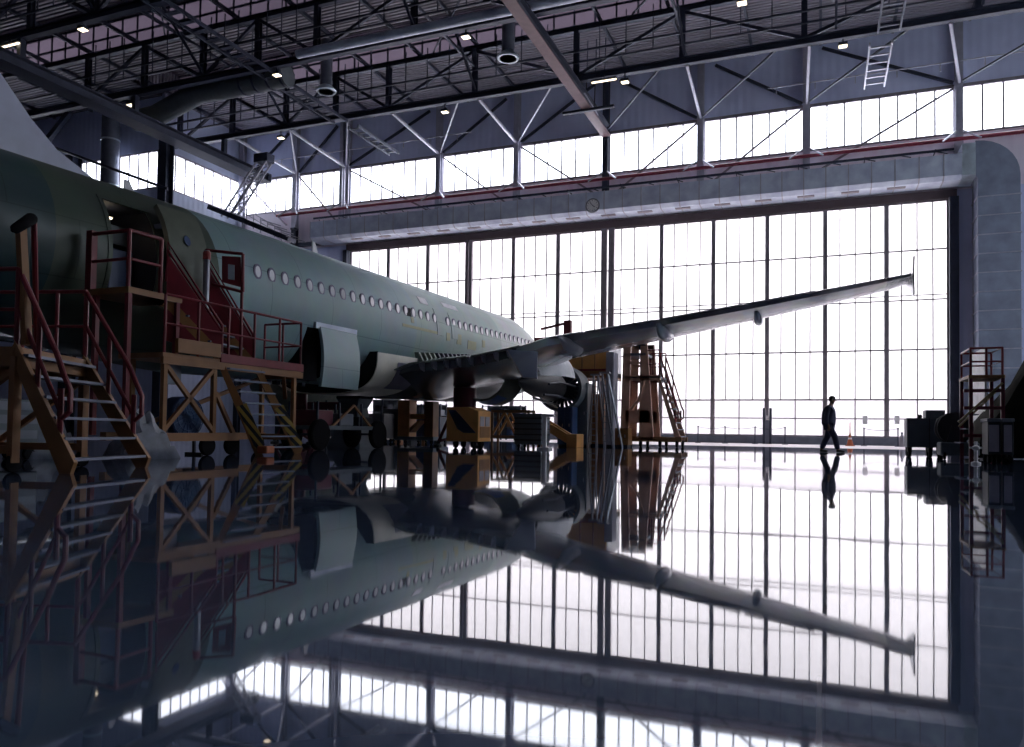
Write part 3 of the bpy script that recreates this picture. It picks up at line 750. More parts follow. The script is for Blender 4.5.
# frame round the door and the opened door, swung out and forward along the hull
fr = MB()
for a0, a1, b0, b1 in ((DOOR[0]-.09, DOOR[0], ad[0], ad[1]), (DOOR[1], DOOR[1]+.09, ad[0], ad[1])):
    fr.loft([[hull(y, b0+(b1-b0)*k/10, o) for y, o in ((a0, 0), (a0, .02), (a1, .02), (a1, 0))] for k in range(11)])
fr.loft([[hull(y, ad[1]+q, o) for q, o in ((0, 0), (0, .025), (.05, .025), (.05, 0))] for y in np.linspace(DOOR[0]-.09, DOOR[1]+.09, 5)])
fr.loft([[hull(y, ad[0]-q, o) for q, o in ((0, 0), (0, .025), (.05, .025), (.05, 0))] for y in np.linspace(DOOR[0]-.09, DOOR[1]+.09, 5)])
fr.build('door_frame', M['hull'], plane)
dr = panel('passenger_door', 12.45, 13.5, ad[0]-.02, ad[1]+.03, .16, .12, mat('olive_door_primer', (.15, .17, .13), .4))
p = hull(12.95, hang(12.95, 4.62), .285); nrm = Vector((math.cos(hang(12.95, 4.62)), 0, math.sin(hang(12.95, 4.62))))
def disc(c, nr, ry, rz, th, seg=18):
    u = Vector((0, 1, 0)); v = nr.cross(u).normalized()
    if v.z < 0: v = -v
    r1 = [c+u*ry*math.cos(2*PI*k/seg)+v*rz*math.sin(2*PI*k/seg) for k in range(seg)]
    return MB().loft([r1, [q+nr*th for q in r1]])
disc(p, nrm, .09, .12, .01).build('door_window', M['blue_d'], dr.name)
MB().bar(hull(12.4, hang(12.4, 4.9), .02), hull(12.6, hang(12.6, 4.9), .2), .06, .1).build('hinge_arm', M['alu'], plane)
# hold door hanging open on its top hinge
zh = HOLD[3]+.06
def door_pt(v, t, o):
    return Vector((-13.20+.33*t+.11*math.sin(PI*t)+o, 17.98+1.80*v-.36*t, zh-.02-1.72*t))
oo = [[door_pt(i/6, k/12, .10) for k in range(13)] for i in range(7)]; ii = [[door_pt(i/6, k/12, 0) for k in range(13)] for i in range(7)]
per = [(0, k) for k in range(12)]+[(i, 12) for i in range(6)]+[(6, k) for k in range(12, 0, -1)]+[(i, 0) for i in range(6, 0, -1)]
b = MB(); b.grid(oo); b.grid([list(reversed(r)) for r in ii]); b.loft([[oo[i][k] for i, k in per], [ii[i][k] for i, k in per]], False)
b.build('cargo_door', M['hull'], plane, smooth=40)
hb = MB()
hb.loft([[hull(y, hang(19, z), o) for z, o in ((3.44, 0), (3.44, .10), (3.60, .07), (3.60, 0))] for y in np.linspace(17.8, 19.85, 7)])
hb.build('cargo_door_hinge', M['galv'], plane)
for y in (18.0, 18.4, 18.8, 19.2, 19.6): MB().bar(hull(y, hang(19, 1.98), .03), hull(y+.16, hang(19, 1.98), .05), .16, .12).build('cargo_latch', M['steel'], plane)
# cabin windows
wm = mat('window_surround', (.16, .15, .24), .4); wp = mat('cabin_window_pane', (.88, .88, .92), .10, spec=.8, noise=0)  # pane coloured white to stand for daylight showing through the cabin
y = 15.44; k = 0
while y < 37.0:
    z = 4.245+.0172*y+.01
    if abs(y-25.6) > .1:
        a = hang(y, z); nr = Vector((math.cos(a*.35), 0, math.sin(a*.35)))
        w_ = disc(hull(y, a, -.02), nr, .15, .205, .035).build('window', wm, plane)
        disc(hull(y, a, .0), nr, .095, .145, .022).build('pane', wp, w_.name)
    y += .5334; k += 1
# over wing exits, tape patches and access panels amidships
for y in (25.15, 26.35):
    panel('overwing_exit', y, y+.52, hang(y, 4.1), hang(y, 5.1), .002, .012, M['hull'])
for (y0, y1, z0, z1) in ((22.6, 25.6, 4.1, 4.2), (23.2, 23.4, 4.3, 4.5), (26.8, 27.2, 3.9, 4.3), (27.8, 28.6, 3.8, 4.15), (29.2, 29.5, 4.0, 4.3), (25.9, 26.2, 3.95, 4.25)):
    panel('tape_patch', y0, y1, hang(24, z0), hang(24, z1), .003, .006, M['patch'])
for (y0, y1, z0, z1) in ((24.3, 24.9, 5.15, 5.4), (26.3, 27.6, 5.3, 5.5)):
    panel('access_panel', y0, y1, hang(24, z0), hang(24, z1), .003, .01, M['white'])
panel('access_panel', 22.95, 23.25, hang(24, 4.5), hang(24, 4.8), .003, .01, M['dark'])
# cockpit panes (on the far nose)
for a0, a1, y0, y1 in ((.5, 1.0, 38.2, 38.9), (1.05, 1.5, 38.6, 39.15), (PI-1.5, PI-1.05, 38.6, 39.15), (PI-1.0, PI-.5, 38.2, 38.9)):
    panel('cockpit_window', y0, y1, a0, a1, .002, .01, M['dark'])
# aerials on the crown
for y, h in ((20.35, .46), (13.2, .34)):
    p = hull(y, PI/2, -.03)
    MB().prism([(p.x-.02, y-.15, p.z), (p.x-.02, y+.22, p.z), (p.x-.02, y-.02, p.z+h), (p.x-.02, y-.14, p.z+h)], (.04, 0, 0)).build('blade_antenna', M['white'], plane)

# fin and tailplane
def airfoil(le, te, z, t, n=10, x=XC):
    up = [(i/n) for i in range(n+1)]
    th = lambda q: t*2.6*(.2969*math.sqrt(q)-.126*q-.3516*q*q+.2843*q**3-.1015*q**4)*1.9
    pts = [(x+th(q), le+(te-le)*q, z) for q in up]+[(x-th(q), le+(te-le)*q, z) for q in reversed(up[1:-1])]
    return [Vector(p) for p in pts]
fz = [(5.55, 13.0, 4.6, .10), (6.05, 12.4, 4.6, .16), (6.45, 11.35, 4.55, .24), (6.9, 10.75, 4.5, .30), (7.6, 10.05, 4.4, .34), (9.5, 8.55, 4.0, .30), (11.8, 6.75, 3.5, .22)]
MB().loft([airfoil(le, te, z, t) for z, le, te, t in fz]).build('fin', M['finpaint'], plane, smooth=40)
for s in (1, -1):
    r = []
    for yy, le, te, z, t in ((.5, 8.6, 4.9, 5.05, .22), (3, 7.2, 4.5, 5.3, .17), (6.2, 5.4, 4.0, 5.62, .1)):
        r.append([Vector((XC+s*yy, p.y, z+(p.x-XC))) for p in airfoil(le, te, 0, t)])
    MB().loft(r).build('tailplane', M['finpaint'], plane, smooth=40)

# wing: blunt trailing edge since the flaps are off
def wsec(yy, le, te, z, t, tt, s):
    n = 12; up, dn = [], []
    for i in range(n+1):
        q = i/n
        h = t*(2.2*math.sqrt(q)*(1-q)+.9*q*(1-q))*.62+tt*.5*q
        up.append(Vector((XC+s*yy, le+(te-le)*q, z+h-tt*.5+(1-q)*.06)))
        dn.append(Vector((XC+s*yy, le+(te-le)*q, z-h*.9-tt*.5+(1-q)*.06)))
    return up+list(reversed(dn[1:]))
def le_(yy): return 28.8-.56*(yy-1.97)
def te_(yy): return 22.15+.45*(yy-1.97)/4.43 if yy < 6.4 else 22.6-3.7*(yy-6.4)/10.55
WZ = [(1.0, 2.35), (1.97, 2.5), (2.6, 2.76), (4.8, 2.98), (6.0, 3.2), (7.2, 3.474)]
def wz(yy): return float(np.interp(yy, [q[0] for q in WZ], [q[1] for q in WZ])) if yy < 7.2 else 3.43+.0535*(yy-6.4)+.0018*(yy-6.4)**2
ST = [(1.0, .95, .12), (1.97, .9, .14), (2.6, .85, .24), (3.4, .78, .32), (4.9, .66, .34), (6.0, .58, .30), (7.2, .52, .27), (8.5, .46, .24), (11, .36, .19), (13.5, .27, .15), (15.6, .20, .11), (16.6, .16, .09), (16.98, .10, .06)]
for s in (1, -1):
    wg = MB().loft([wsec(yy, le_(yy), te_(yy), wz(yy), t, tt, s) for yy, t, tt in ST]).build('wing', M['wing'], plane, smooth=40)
    # spar ribs and actuators left open along the bare trailing edge
    if s == 1:
        for yy in np.arange(3.0, 6.3, .42):
            y0 = te_(yy); z = wz(yy)
            MB().prism([(XC+yy, y0, z-.02), (XC+yy, y0-.38, z-.04), (XC+yy, y0-.2, z-.26), (XC+yy, y0, z-.30)], (.05, 0, 0)).build('flap_rib', M['steel_lt'], wg.name)
        lp = MB()
        for a_, b_ in ((2.0, 4.6), (4.75, 6.35)):
            lp.loft([[Vector((XC+yy, te_(yy)+.12, wz(yy)+.015)), Vector((XC+yy, te_(yy)-.3, wz(yy)-.0)), Vector((XC+yy, te_(yy)-.3, wz(yy)-.03)), Vector((XC+yy, te_(yy)+.12, wz(yy)-.02))] for yy in np.linspace(a_, b_, 5)])
        lp.build('shroud_panel', M['primer_lt'], wg.name)
        for a_, b_ in ((7.4, 8.6), (8.8, 10.9), (11.1, 13.3), (13.4, 15.0)):
            lp = MB().loft([[Vector((XC+yy, te_(yy)+.1, wz(yy)+.01)), Vector((XC+yy, te_(yy)-.42, wz(yy)-.05)), Vector((XC+yy, te_(yy)-.42, wz(yy)-.08)), Vector((XC+yy, te_(yy)+.1, wz(yy)-.03))] for yy in np.linspace(a_, b_, 4)])
            lp.build('spoiler_panel', M['wing'], wg.name)
    # tip fence
    yy = 17.0; y0 = te_(16.95); z = wz(16.95)
    MB().prism([(XC+s*yy, y0+1.5, z), (XC+s*yy, y0+.05, z+.34), (XC+s*yy, y0-.22, z+.34), (XC+s*yy, y0-.1, z), (XC+s*yy, y0-.2, z-.5), (XC+s*yy, y0+.1, z-.48)], (s*.03, 0, 0)).build('tip_fence', M['wing'], wg.name)
    # flap track fairings
    for yy, ln, h in ((8.05, 2.3, .3), (11.05, 2.0, .26), (13.6, 1.2, .16)):
        y0 = te_(yy)+1.5; z = wz(yy)-.28
        MB().tube([(XC+s*yy, y0, z+.02), (XC+s*yy, y0-ln*.3, z-h*.25), (XC+s*yy, y0-ln*.6, z-h*.2), (XC+s*yy, y0-ln, z+.12)], [.06, h*.8, h*.7, .05], 10).build('flap_track_fairing', M['white'] if yy < 9 else M['wing'], wg.name, smooth=60)
# loose hinge plate hanging under the inner wing
p = [on(508, 350, 1, 22.2), on(538, 352, 1, 22.2), on(537, 378, 1, 22.2), on(524, 377, 1, 22.2)]
MB().prism(p, (.03, -.12, 0)).build('flap_hinge_plate', M['galv'], plane)
e = MB().bar(p[0], p[3], .06, .08); e.bar(p[3], p[2], .06, .06); e.build('plate_edge', M['white'], plane)

# belly fairing, open at the back
def bsec(y, k):
    c = czl(y); w = 2.16*k; zt, zb = c-1.05, c-2.07-.30*k
    out = []
    for i in range(33):
        a = PI*i/32
        x = math.copysign(abs(math.cos(a))**.62, math.cos(a))*w; z = zt-(math.sin(a)**.72)*(zt-zb)
        out.append(Vector((XC+x, y, z)))
    return out
def shell(name, rings, m_, th=.04):
    o = MB(); q = []
    for r in rings:
        c_ = sum(r, Vector())/len(r); q.append(list(r)+[p+(c_-p).normalized()*th for p in reversed(r)])
    o.loft(q, True)
    return o.build(name, m_, plane, smooth=50)
fy = [20.85, 21.1, 21.5, 22.0, 22.6, 23.35]
fk = [.985, .995, 1, 1, 1, 1]
shell('belly_fairing', [bsec(y, k) for y, k in zip(fy, fk)], M['cream'])
shell('keel_fairing', [bsec(y, k) for y, k in zip([23.36, 25, 27.5, 29.5, 31, 32], [.998, .99, .99, .98, .94, .86])], mat('dark_keel_primer', (.05, .06, .06), .6))
r0 = [Vector((XC+(p.x-XC)*.95, 21.0, p.z+.04)) for p in bsec(20.9, .985)]
MB().add(r0, [tuple(range(len(r0)))]).build('fairing_cavity', M['dark'], plane)
o = [[p for p in bsec(y, 1.03)[1:10]] for y in np.linspace(21.95, 23.3, 5)]
shell('fairing_panel', o, M['purple'], .02)
for k in range(13):
    y = 23.45+k*.36
    a_, b_ = Vector((XC+1.98, y, 3.28+.028*k)), Vector((XC+2.06, y, 2.9+.03*k))
    MB().prism([a_, a_+Vector((.16, 0, .0)), b_+Vector((.34, 0, -.08)), b_], (0, .12, 0)).build('root_bracket', M['steel'] if k > 3 else M['olive'], plane)

# right engine with its cowls hinged open; the left one closed
EX, EZ = XC+5.5, 2.3
eng = MB().lathe((EX, 26.4, EZ), [(.22, -1.3), (.34, -.7), (.42, 0), (.50, .8), (.56, 1.6), (.5, 1.9)], 24, 'y').build('engine_core', M['blk'], plane, smooth=40)
MB().lathe((EX, 24.6, EZ), [(.03, -.1), (.2, .3), (.3, .8)], 16, 'y').build('exhaust_cone', M['blk'], eng.name, smooth=40)
for k in range(7):
    a_ = k*.9
    MB().tube([(EX+.5*math.cos(a_), 26.2, EZ+.5*math.sin(a_)), (EX+.6*math.cos(a_+.2), 27.2, EZ+.6*math.sin(a_+.2)), (EX+.66*math.cos(a_+.1), 28.9, EZ+.66*math.sin(a_+.1))], .045, 6).build('pipe_run', M['alu' if k % 2 else 'steel'], eng.name)
nc = MB(); rr = []
for y, ro in ((28.9, .92), (29.6, .95), (30.2, .9), (30.45, .84), (30.3, .79), (29.4, .76), (28.9, .8)):
    rr.append([Vector((EX+ro*math.cos(2*PI*k/32), y, EZ+ro*math.sin(2*PI*k/32))) for k in range(32)])
nc.loft(rr+[rr[0]], False); nc.build('inlet_cowl', M['charcoal'], plane, smooth=40)
fan = MB().lathe((EX, 29.5, EZ), [(.02, .35), (.25, 0), (.25, -.15)], 20, 'y').build('spinner', M['steel'], plane, smooth=40)
fb = MB()
for k in range(24):
    a_ = 2*PI*k/24; fb.bar((EX+.2*math.cos(a_), 29.35, EZ+.2*math.sin(a_)), (EX+.75*math.cos(a_), 29.3, EZ+.75*math.sin(a_)), .13, .03, up=(.3, 1, 0))
fb.build('fan_blades', M['steel'], fan.name)
def cowl(name, y0, y1, hx, hz, r, a0, a1, m_, taper=.86):
    g = []
    for y, q in ((y0, taper), ((y0+y1)/2, .97), (y1, 1)):
        g.append([Vector((hx+r*q*math.cos(a0+(a1-a0)*k/14), y, hz+r*q*math.sin(a0+(a1-a0)*k/14))) for k in range(15)])
    return shell(name, g, m_, .05)
gxx = EX-1.72
cowl('fan_cowl', 25.2, 26.6, gxx, EZ+.30, 1.08, -PI*.72, PI*.10, M['olive'])
cowl('fan_cowl', 27.0, 28.0, EX-1.35, EZ+.42, .80, -PI*.30, PI*.32, M['hull'], .97)
cw = cowl('reverser_cowl', 24.4, 26.6, EX+.25, EZ+.15, 1.12, PI*.02, PI*.52, M['white'], .5)
bl = [[Vector((gxx+1.10*q*math.cos(a), y, EZ+.30+1.10*q*math.sin(a))) for a in np.linspace(-PI*.60, -PI*.28, 8)] for y, q in ((25.25, .875), (25.7, .94), (25.95, .975))]
shell('blue_film_patch', bl, M['blue'], .01)
MB().prism([(EX-.12, 29.8, EZ+.95), (EX-.12, 25.2, EZ+1.15), (EX-.12, 24.2, EZ+.75), (EX-.12, 26.0, EZ+.55), (EX-.12, 29.0, EZ+.7)], (.24, 0, 0)).build('pylon', M['grey'], plane)
ex2 = XC-5.75
MB().lathe((ex2, 25.4, EZ), [(.35, -.9), (.6, 0), (.92, .6), (1.1, 1.8), (1.14, 3.4), (1.06, 4.6), (.95, 4.95), (.86, 4.8), (.84, 3.6)], 32, 'y').build('nacelle', M['olive'], plane, smooth=40)
MB().prism([(ex2-.12, 29.8, EZ+.95), (ex2-.12, 25.2, EZ+1.15), (ex2-.12, 24.2, EZ+.75), (ex2-.12, 26.0, EZ+.55), (ex2-.12, 29.0, EZ+.7)], (.24, 0, 0)).build('pylon', M['grey'], plane)
# ------------------------------------------------------------------ stairs and docks
def rail_frame(rt, pts, z0s, h=1.05, m='red', r=.028, mid=True, name='guard_rail'):
    """a tube railing: posts at each point, a top rail and a middle rail"""
    b = MB(); P_ = [Vector((p[0], p[1], z)) for p, z in zip(pts, z0s)]
    for p in P_: b.tube([p, p+Vector((0, 0, h))], r, 8)
    b.tube([p+Vector((0, 0, h)) for p in P_], r, 8)
    if mid: b.tube([p+Vector((0, 0, h*.5)) for p in P_], r*.8, 8)
    return b.build(name, M[m], rt, smooth=40)
def stair(rt, L0, R0, L1, R1, n, sm='orange', rails=True, hazard=False, rm='red', thick=.07, depth=.2, rh=.95):
    """a flight from L0/R0 (foot) up to L1/R1: two stringers, n treads, two looped handrails"""
    L0, R0, L1, R1 = map(Vector, (L0, R0, L1, R1))
    for a, b_ in ((L0, L1), (R0, R1)):
        d = (b_-a); hd = Vector((d.x, d.y, 0)).normalized(); wv = Vector((-hd.y, hd.x, 0))
        o = Vector((0, 0, depth))
        q = [a, a+hd*.02+o, b_+o*.6, b_-o*.6]
        q = [a+Vector((0, 0, .0)), a-hd*.05+o*.7, b_+o*.45, b_+hd*.06-o*.3, a+hd*depth*.7]
        sg = MB().prism([p-wv*thick/2 for p in q], wv*thick).build('stringer', M[sm], rt)
        if hazard:
            MB().bar(a.lerp(b_, .05)+o*.42, a.lerp(b_, .52)+o*.35, thick+.03, depth*1.05).build('hazard_marking', M['hazard'], sg.name)
    for k in range(n):
        t = (k+.6)/n
        a, b_ = L0.lerp(L1, t), R0.lerp(R1, t); d = (L1-L0); hd = Vector((d.x, d.y, 0)).normalized()*.11
        MB().prism([a-hd, b_-hd, b_+hd, a+hd], (0, 0, .035)).build('tread', M['tread'], rt)
    if rails:
        for a, b_ in ((L0, L1), (R0, R1)):
            d = b_-a; up = Vector((0, 0, 1)); f0, f1 = a.lerp(b_, .22), a.lerp(b_, .62)
            hd = Vector((d.x, d.y, 0)).normalized()
            b = MB()
            b.tube([f0+up*.05, f0+up*(rh-.28)], .035, 8)
            b.tube([b_+up*.1, b_+up*rh], .035, 8); b.tube([f1+up*.05, f1+up*rh*.97], .03, 8)
            b.tube([b_+up*rh, f0.lerp(b_, .12)+up*rh, f0-hd*.03+up*(rh-.12), f0-hd*.12+up*(rh-.3), f0-hd*.12+up*.42, f0-hd*.03+up*.34, f0+up*.36], .034, 8)
            b.tube([b_+up*rh*.52, f0+up*rh*.42], .028, 8)
            b.build('handrail', M[rm], rt, smooth=40)
def wheel(rt, c, r, w, m='rubber', axis='x'):
    MB().lathe((c[0]-(w/2 if axis == 'x' else 0), c[1]-(w/2 if axis == 'y' else 0), c[2]), [(r*.3, 0), (r*.92, 0), (r, w*.2), (r, w*.8), (r*.92, w), (r*.3, w)], 20, axis).build('wheel', M[m], rt, smooth=40)

# near stairs at the far left of the picture
rt = empty('maintenance_stairs', (-9.2, 7.2, 0), 'nearest orange stairs with looped red handrails at the left edge', 'stairs')
L0, R0 = Vector((-8.38, 6.62, 0)), Vector((-8.79, 8.10, 0)); ad_ = Vector((-.96, -.27, 0))
L1, R1 = L0+ad_*.78+Vector((0, 0, 1.52)), R0+ad_*.98+Vector((0, 0, 1.50))
stair(rt, L0, R0, L1, R1, 6, rh=.98)
pl = [L1, R1, R1+ad_*1.5, L1+ad_*1.5]
MB().prism([p-Vector((0, 0, .12)) for p in pl], (0, 0, .12)).build('platform_deck', M['orange_d'], rt)
e = MB()
for a_, b_ in ((0, 1), (1, 2), (2, 3), (3, 0)): e.bar(pl[a_]-Vector((0, 0, .1)), pl[b_]-Vector((0, 0, .1)), .08, .24)
e.build('deck_edge', M['orange'], rt)
for p in pl:
    MB().bar(p-Vector((0, 0, .1)), (p.x, p.y, .12), .1, .1).build('leg', M['orange_d'], rt)
    wheel(rt, (p.x, p.y, .11), .11, .06)
for a_, b_ in ((1, 2), (0, 3), (2, 3)):
    MB().bar(pl[a_]-Vector((0, 0, .25)), pl[b_]-Vector((0, 0, 1.3)), .07, .07).build('brace', M['orange_d'], rt)
    MB().bar((pl[a_].x, pl[a_].y, .28), (pl[b_].x, pl[b_].y, .28), .07, .1).build('base_beam', M['orange_d'], rt)
rail_frame(rt, [pl[1], pl[1].lerp(pl[2], .3), pl[1].lerp(pl[2], .65), pl[2]], [1.5]*4, 1.0)
rail_frame(rt, [pl[0], pl[0].lerp(pl[3], .5), pl[3]], [1.5]*3, 1.0)
t0, t1 = on(12, 231, 1, 6.3), on(34, 217, 1, 6.6)
MB().tube([t0, t0.lerp(t1, .12), t0.lerp(t1, .9), t1], [.02, .06, .075, .05], 10).build('padded_bumper', M['rubber'], rt, smooth=50)
MB().tube([t1-Vector((0, 0, .04)), (pl[1].x-.7, pl[1].y-.2, 1.5)], .035, 8).build('bumper_post', M['red'], rt)
MB().bar(on(21, 228, 1, 6.45), on(27, 345, 1, 6.45), .09, .09).build('bumper_post', M['orange'], rt)

# second dock: deck, ground flight, upper flight and landing at the rear door
rt = empty('door_dock', (-12.0, 12.6, 0), 'orange dock with red railings and stairs up to the open rear door', 'access dock')
DZ = 2.0; XF = -11.6
MB().box((-12.75, 11.0, DZ-.1), (XF, 15.2, DZ)).build('deck', M['orange_d'], rt)
MB().box((XF-.06, 11.0, DZ-.22), (XF+.02, 15.24, DZ-.08)).build('deck_edge', M['orange'], rt)
MB().box((-12.75, 15.16, DZ-.22), (XF, 15.24, DZ-.08)).build('deck_edge', M['orange'], rt)
MB().box((XF-.02, 12.5, DZ-.06), (XF+.03, 15.24, DZ+.12)).build('toe_board', M['red'], rt)
MB().box((-12.75, 15.2, DZ-.06), (XF+.02, 15.25, DZ+.12)).build('toe_board', M['red'], rt)
q0, q1 = on(176, 338, 0, XF+.06), on(219, 358, 0, XF+.06)
MB().box((XF+.03, q0.y, q1.z), (XF+.12, q1.y, q0.z)).build('end_panel', M['orange'], rt, bevel=.01)
ys_ = [11.05, 11.9, 12.75, 13.55, 14.4, 15.18]
rail_frame(rt, [(XF-.02, y) for y in ys_], [DZ]*6, 1.12)
rail_frame(rt, [(XF-.02, 15.18), (XF-.55, 15.18), (-12.7, 15.18)], [DZ]*3, 1.12)
s0 = gx(262, 13.2); 
Lb, Rb = Vector((-11.0, 13.15, 0)), Vector((-11.05, 14.5, 0))
stair(rt, Lb, Rb, (XF-.05, 12.62, DZ-.1), (XF-.05, 13.72, DZ-.1), 8, hazard=True, rails=False, thick=.08)
MB().box((Lb.x-.05, Lb.y-.12, .04), (Lb.x+.22, Lb.y+.14, .2)).build('stair_foot', mat('orange_red_plastic', (.5, .14, .05), .5), rt, bevel=.03)
for x, y in ((XF-.06, 12.4), (XF-.06, 15.0), (-12.6, 11.2), (-12.6, 15.0), (XF-.06, 11.1)):
    MB().bar((x, y, .42), (x, y, DZ-.1), .09, .09).build('leg', M['orange'], rt)
for a_, b_ in (((XF-.06, 11.1, .5), (XF-.06, 12.4, 1.8)), ((XF-.06, 12.4, .5), (XF-.06, 11.1, 1.8)), ((-12.6, 11.2, .5), (-12.6, 15, 1.8)), ((XF-.06, 12.45, 1.3), (XF-.06, 13.0, .45)), ((XF-.3, 15.0, 1.3), (XF-.06, 14.6, 1.85))):
    MB().bar(a_, b_, .08, .08).build('brace', M['orange_d'], rt)
MB().box((XF-.14, 10.6, .30), (XF+.02, 13.1, .46)).build('base_beam', M['orange_d'], rt)
MB().box((-12.7, 10.6, .30), (-12.54, 15.1, .46)).build('base_beam', M['orange_d'], rt)
for y in (10.9, 12.5, 14.9): MB().box((-12.7, y, .3), (XF, y+.12, .44)).build('base_beam', M['orange_d'], rt)
for c_ in ((XF-.05, 12.25), (XF-.05, 12.95), (-12.6, 11.0), (-12.6, 14.9), (XF-.05, 10.8)): wheel(rt, (c_[0], c_[1], .2), .2, .1)
# landing with gates at the door
LZ = 3.22
MB().box((-13.3, 10.62, LZ-.12), (-12.1, 11.95, LZ)).build('landing_deck', M['orange'], rt)
for x, y in ((-12.16, 10.68), (-12.16, 11.85), (-13.0, 10.68)): MB().bar((x, y, DZ if y > 11 else .4), (x, y, LZ-.1), .09, .09).build('leg', M['red'], rt)
rail_frame(rt, [(-13.15, 10.66), (-12.16, 10.66), (-12.14, 11.4)], [LZ]*3, 1.08, r=.04)
MB().box((-13.25, 10.62, LZ), (-13.1, 10.75, LZ+1.15)).build('gate_post', M['red'], rt)
# upper flight with solid red side panels
A0, A1 = Vector((-12.29, 11.7, LZ)), Vector((-11.68, 12.62, DZ)); B0, B1 = Vector((-12.68, 13.25, LZ)), Vector((-12.05, 14.0, DZ))
MB().prism([(-12.1, 11.2, LZ-.12), (-12.75, 11.2, LZ-.12), (-12.95, 13.3, LZ-.12), (-12.65, 13.3, LZ-.12)], (0, 0, .1)).build('landing_deck', M['orange_d'], rt)
for a_, b_ in ((A0, A1), (B0, B1)):
    u = Vector((0, 0, 1)); d = (b_-a_); n_ = Vector((d.y, -d.x, 0)).normalized()*.03
    MB().prism([a_+u*.86, b_+u*.55, b_+u*.05, a_-u*.9], n_).build('side_panel', M['red'], rt)
    MB().tube([a_+u*.3, a_+u*1.1, b_+u*.72, b_+u*.05], .035, 8).build('handrail', M['red'], rt, smooth=40)
    MB().tube([a_+u*.95, b_+u*.6], .025, 8).build('handrail', M['red'], rt, smooth=40)
    MB().bar(a_-u*.1, b_+u*.02, .07, .2).build('stringer', M['orange'], rt)
for k in range(5):
    t = (k+.5)/5; a_, b_ = A0.lerp(A1, t), B0.lerp(B1, t)
    MB().bar(a_, b_, .22, .035).build('tread', M['tread'], rt)
g = MB(); gp = [on(206, 250, 1, 13.3), on(243, 254, 1, 13.6), on(243, 292, 1, 13.6), on(212, 284, 1, 13.3)]
for a_, b_ in ((0, 1), (1, 2), (2, 3), (3, 0)): g.tube([gp[a_], gp[b_]], .035, 8)
g.tube([gp[1], (gp[1].x, gp[1].y, DZ+.1)], .035, 8)
g.build('gate_frame', M['red'], rt, smooth=40)
MB().prism([on(222, 256, 1, 13.36), on(240, 257, 1, 13.56), on(240, 287, 1, 13.56), on(222, 282, 1, 13.36)], (0, .03, 0)).build('gate_panel', M['red'], rt)
MB().prism([on(228, 264, 1, 13.3), on(234, 265, 1, 13.4), on(234, 280, 1, 13.4), on(228, 279, 1, 13.3)], (0, .02, 0)).build('gate_notice', M['grey'], rt)
pt = on(207, 253, 1, 13.0)
MB().lathe((pt.x, pt.y, pt.z-.2), [(.07, -1.6), (.07, .1), (.075, .12), (.06, .25)], 12).build('beacon_post', M['alu'], rt, smooth=40)
MB().lathe((pt.x, pt.y, pt.z-.1), [(.085, -.05), (.085, .1), (.05, .16)], 12).build('beacon', mat('red_lamp_lens', (.4, .06, .05), .3), rt, smooth=40)
p = on(171, 376, 0, XF-.4)
tag(MB().box((XF-.4, p.y-.2, 1.42), (XF-.33, p.y+.2, DZ-.13)).build('notice_board', M['grey'], bevel=.01), 'pale grey blank panel hanging under the dock deck', 'board')

# things under and round the dock
p = on(190, 436, 0, -12.0)
rt = empty('drum_fan', (-12.1, 12.0, 0), 'blue wire guarded drum fan standing under the dock', 'fan')
MB().lathe((-12.3, 12.0, .78), [(.40, 0), (.42, .02), (.42, .34), (.40, .36)], 28, 'x').build('drum', M['blue_d'], rt, smooth=40)
gd = MB()
for k in range(16):
    a_ = 2*PI*k/16; gd.bar((-11.92, 12.0, .78), (-11.92, 12.0+.41*math.cos(a_), .78+.41*math.sin(a_)), .012, .02)
for r in (.14, .28, .41): gd.tube([(-11.92, 12.0+r*math.cos(2*PI*k/20), .78+r*math.sin(2*PI*k/20)) for k in range(21)], .012, 5, False)
gd.build('wire_guard', M['fan'], rt)
st = MB()
for s in (-1, 1): st.bar((-12.12, 12+s*.38, 0), (-12.12, 12+s*.36, .8), .05, .05); st.bar((-12.35, 12+s*.38, .025), (-11.9, 12+s*.38, .025), .05, .05)
st.build('fan_stand', M['blk'], rt)
def crumple(c, sx, sy, h, name, label, n=13, seed=1):
    rnd = random.Random(seed); rows = []
    for i in range(n):
        r = []
        for k in range(n):
            u, v = i/(n-1)*2-1, k/(n-1)*2-1; d = max(abs(u), abs(v))
            z = h*(1-d**1.6)*(.75+.5*rnd.random()); r.append((c[0]+u*sx*(1+.12*rnd.random()), c[1]+v*sy*(1+.12*rnd.random()), max(0, z)))
        rows.append(r)
    b = MB(); b.grid(rows)
    return tag(b.build(name, M['plastic'], smooth=30, solid=.012), label, 'plastic sheet')
crumple((-11.3, 10.3, 0), .3, .55, .85, 'plastic_sheet', 'crumpled white plastic sheet heaped on the floor left of the drum fan', seed=3)
crumple((-12.6, 9.4, 0), .35, .5, .8, 'plastic_sheet', 'crumpled white plastic sheet behind the nearest stairs', seed=5)
rt = empty('tool_trolley', (-12.4, 8.6, 0), 'dark tool trolley standing behind the nearest stairs', 'trolley')
MB().box((-12.9, 8.2, .2), (-12.2, 9.0, 1.0)).build('body', M['charcoal'], rt, bevel=.02)
for z in (.35, .6, .82): MB().box((-12.2, 8.25, z), (-12.17, 8.95, z+.14)).build('drawer', M['grey'], rt)
for dx in (-12.8, -12.3):
    for dy in (8.3, 8.9): wheel(rt, (dx, dy, .1), .1, .06)
rt = empty('pipe_rack', (-11.6, 5.8, 0), 'orange and grey trestle of tubes at the left edge below the platform', 'trestle')
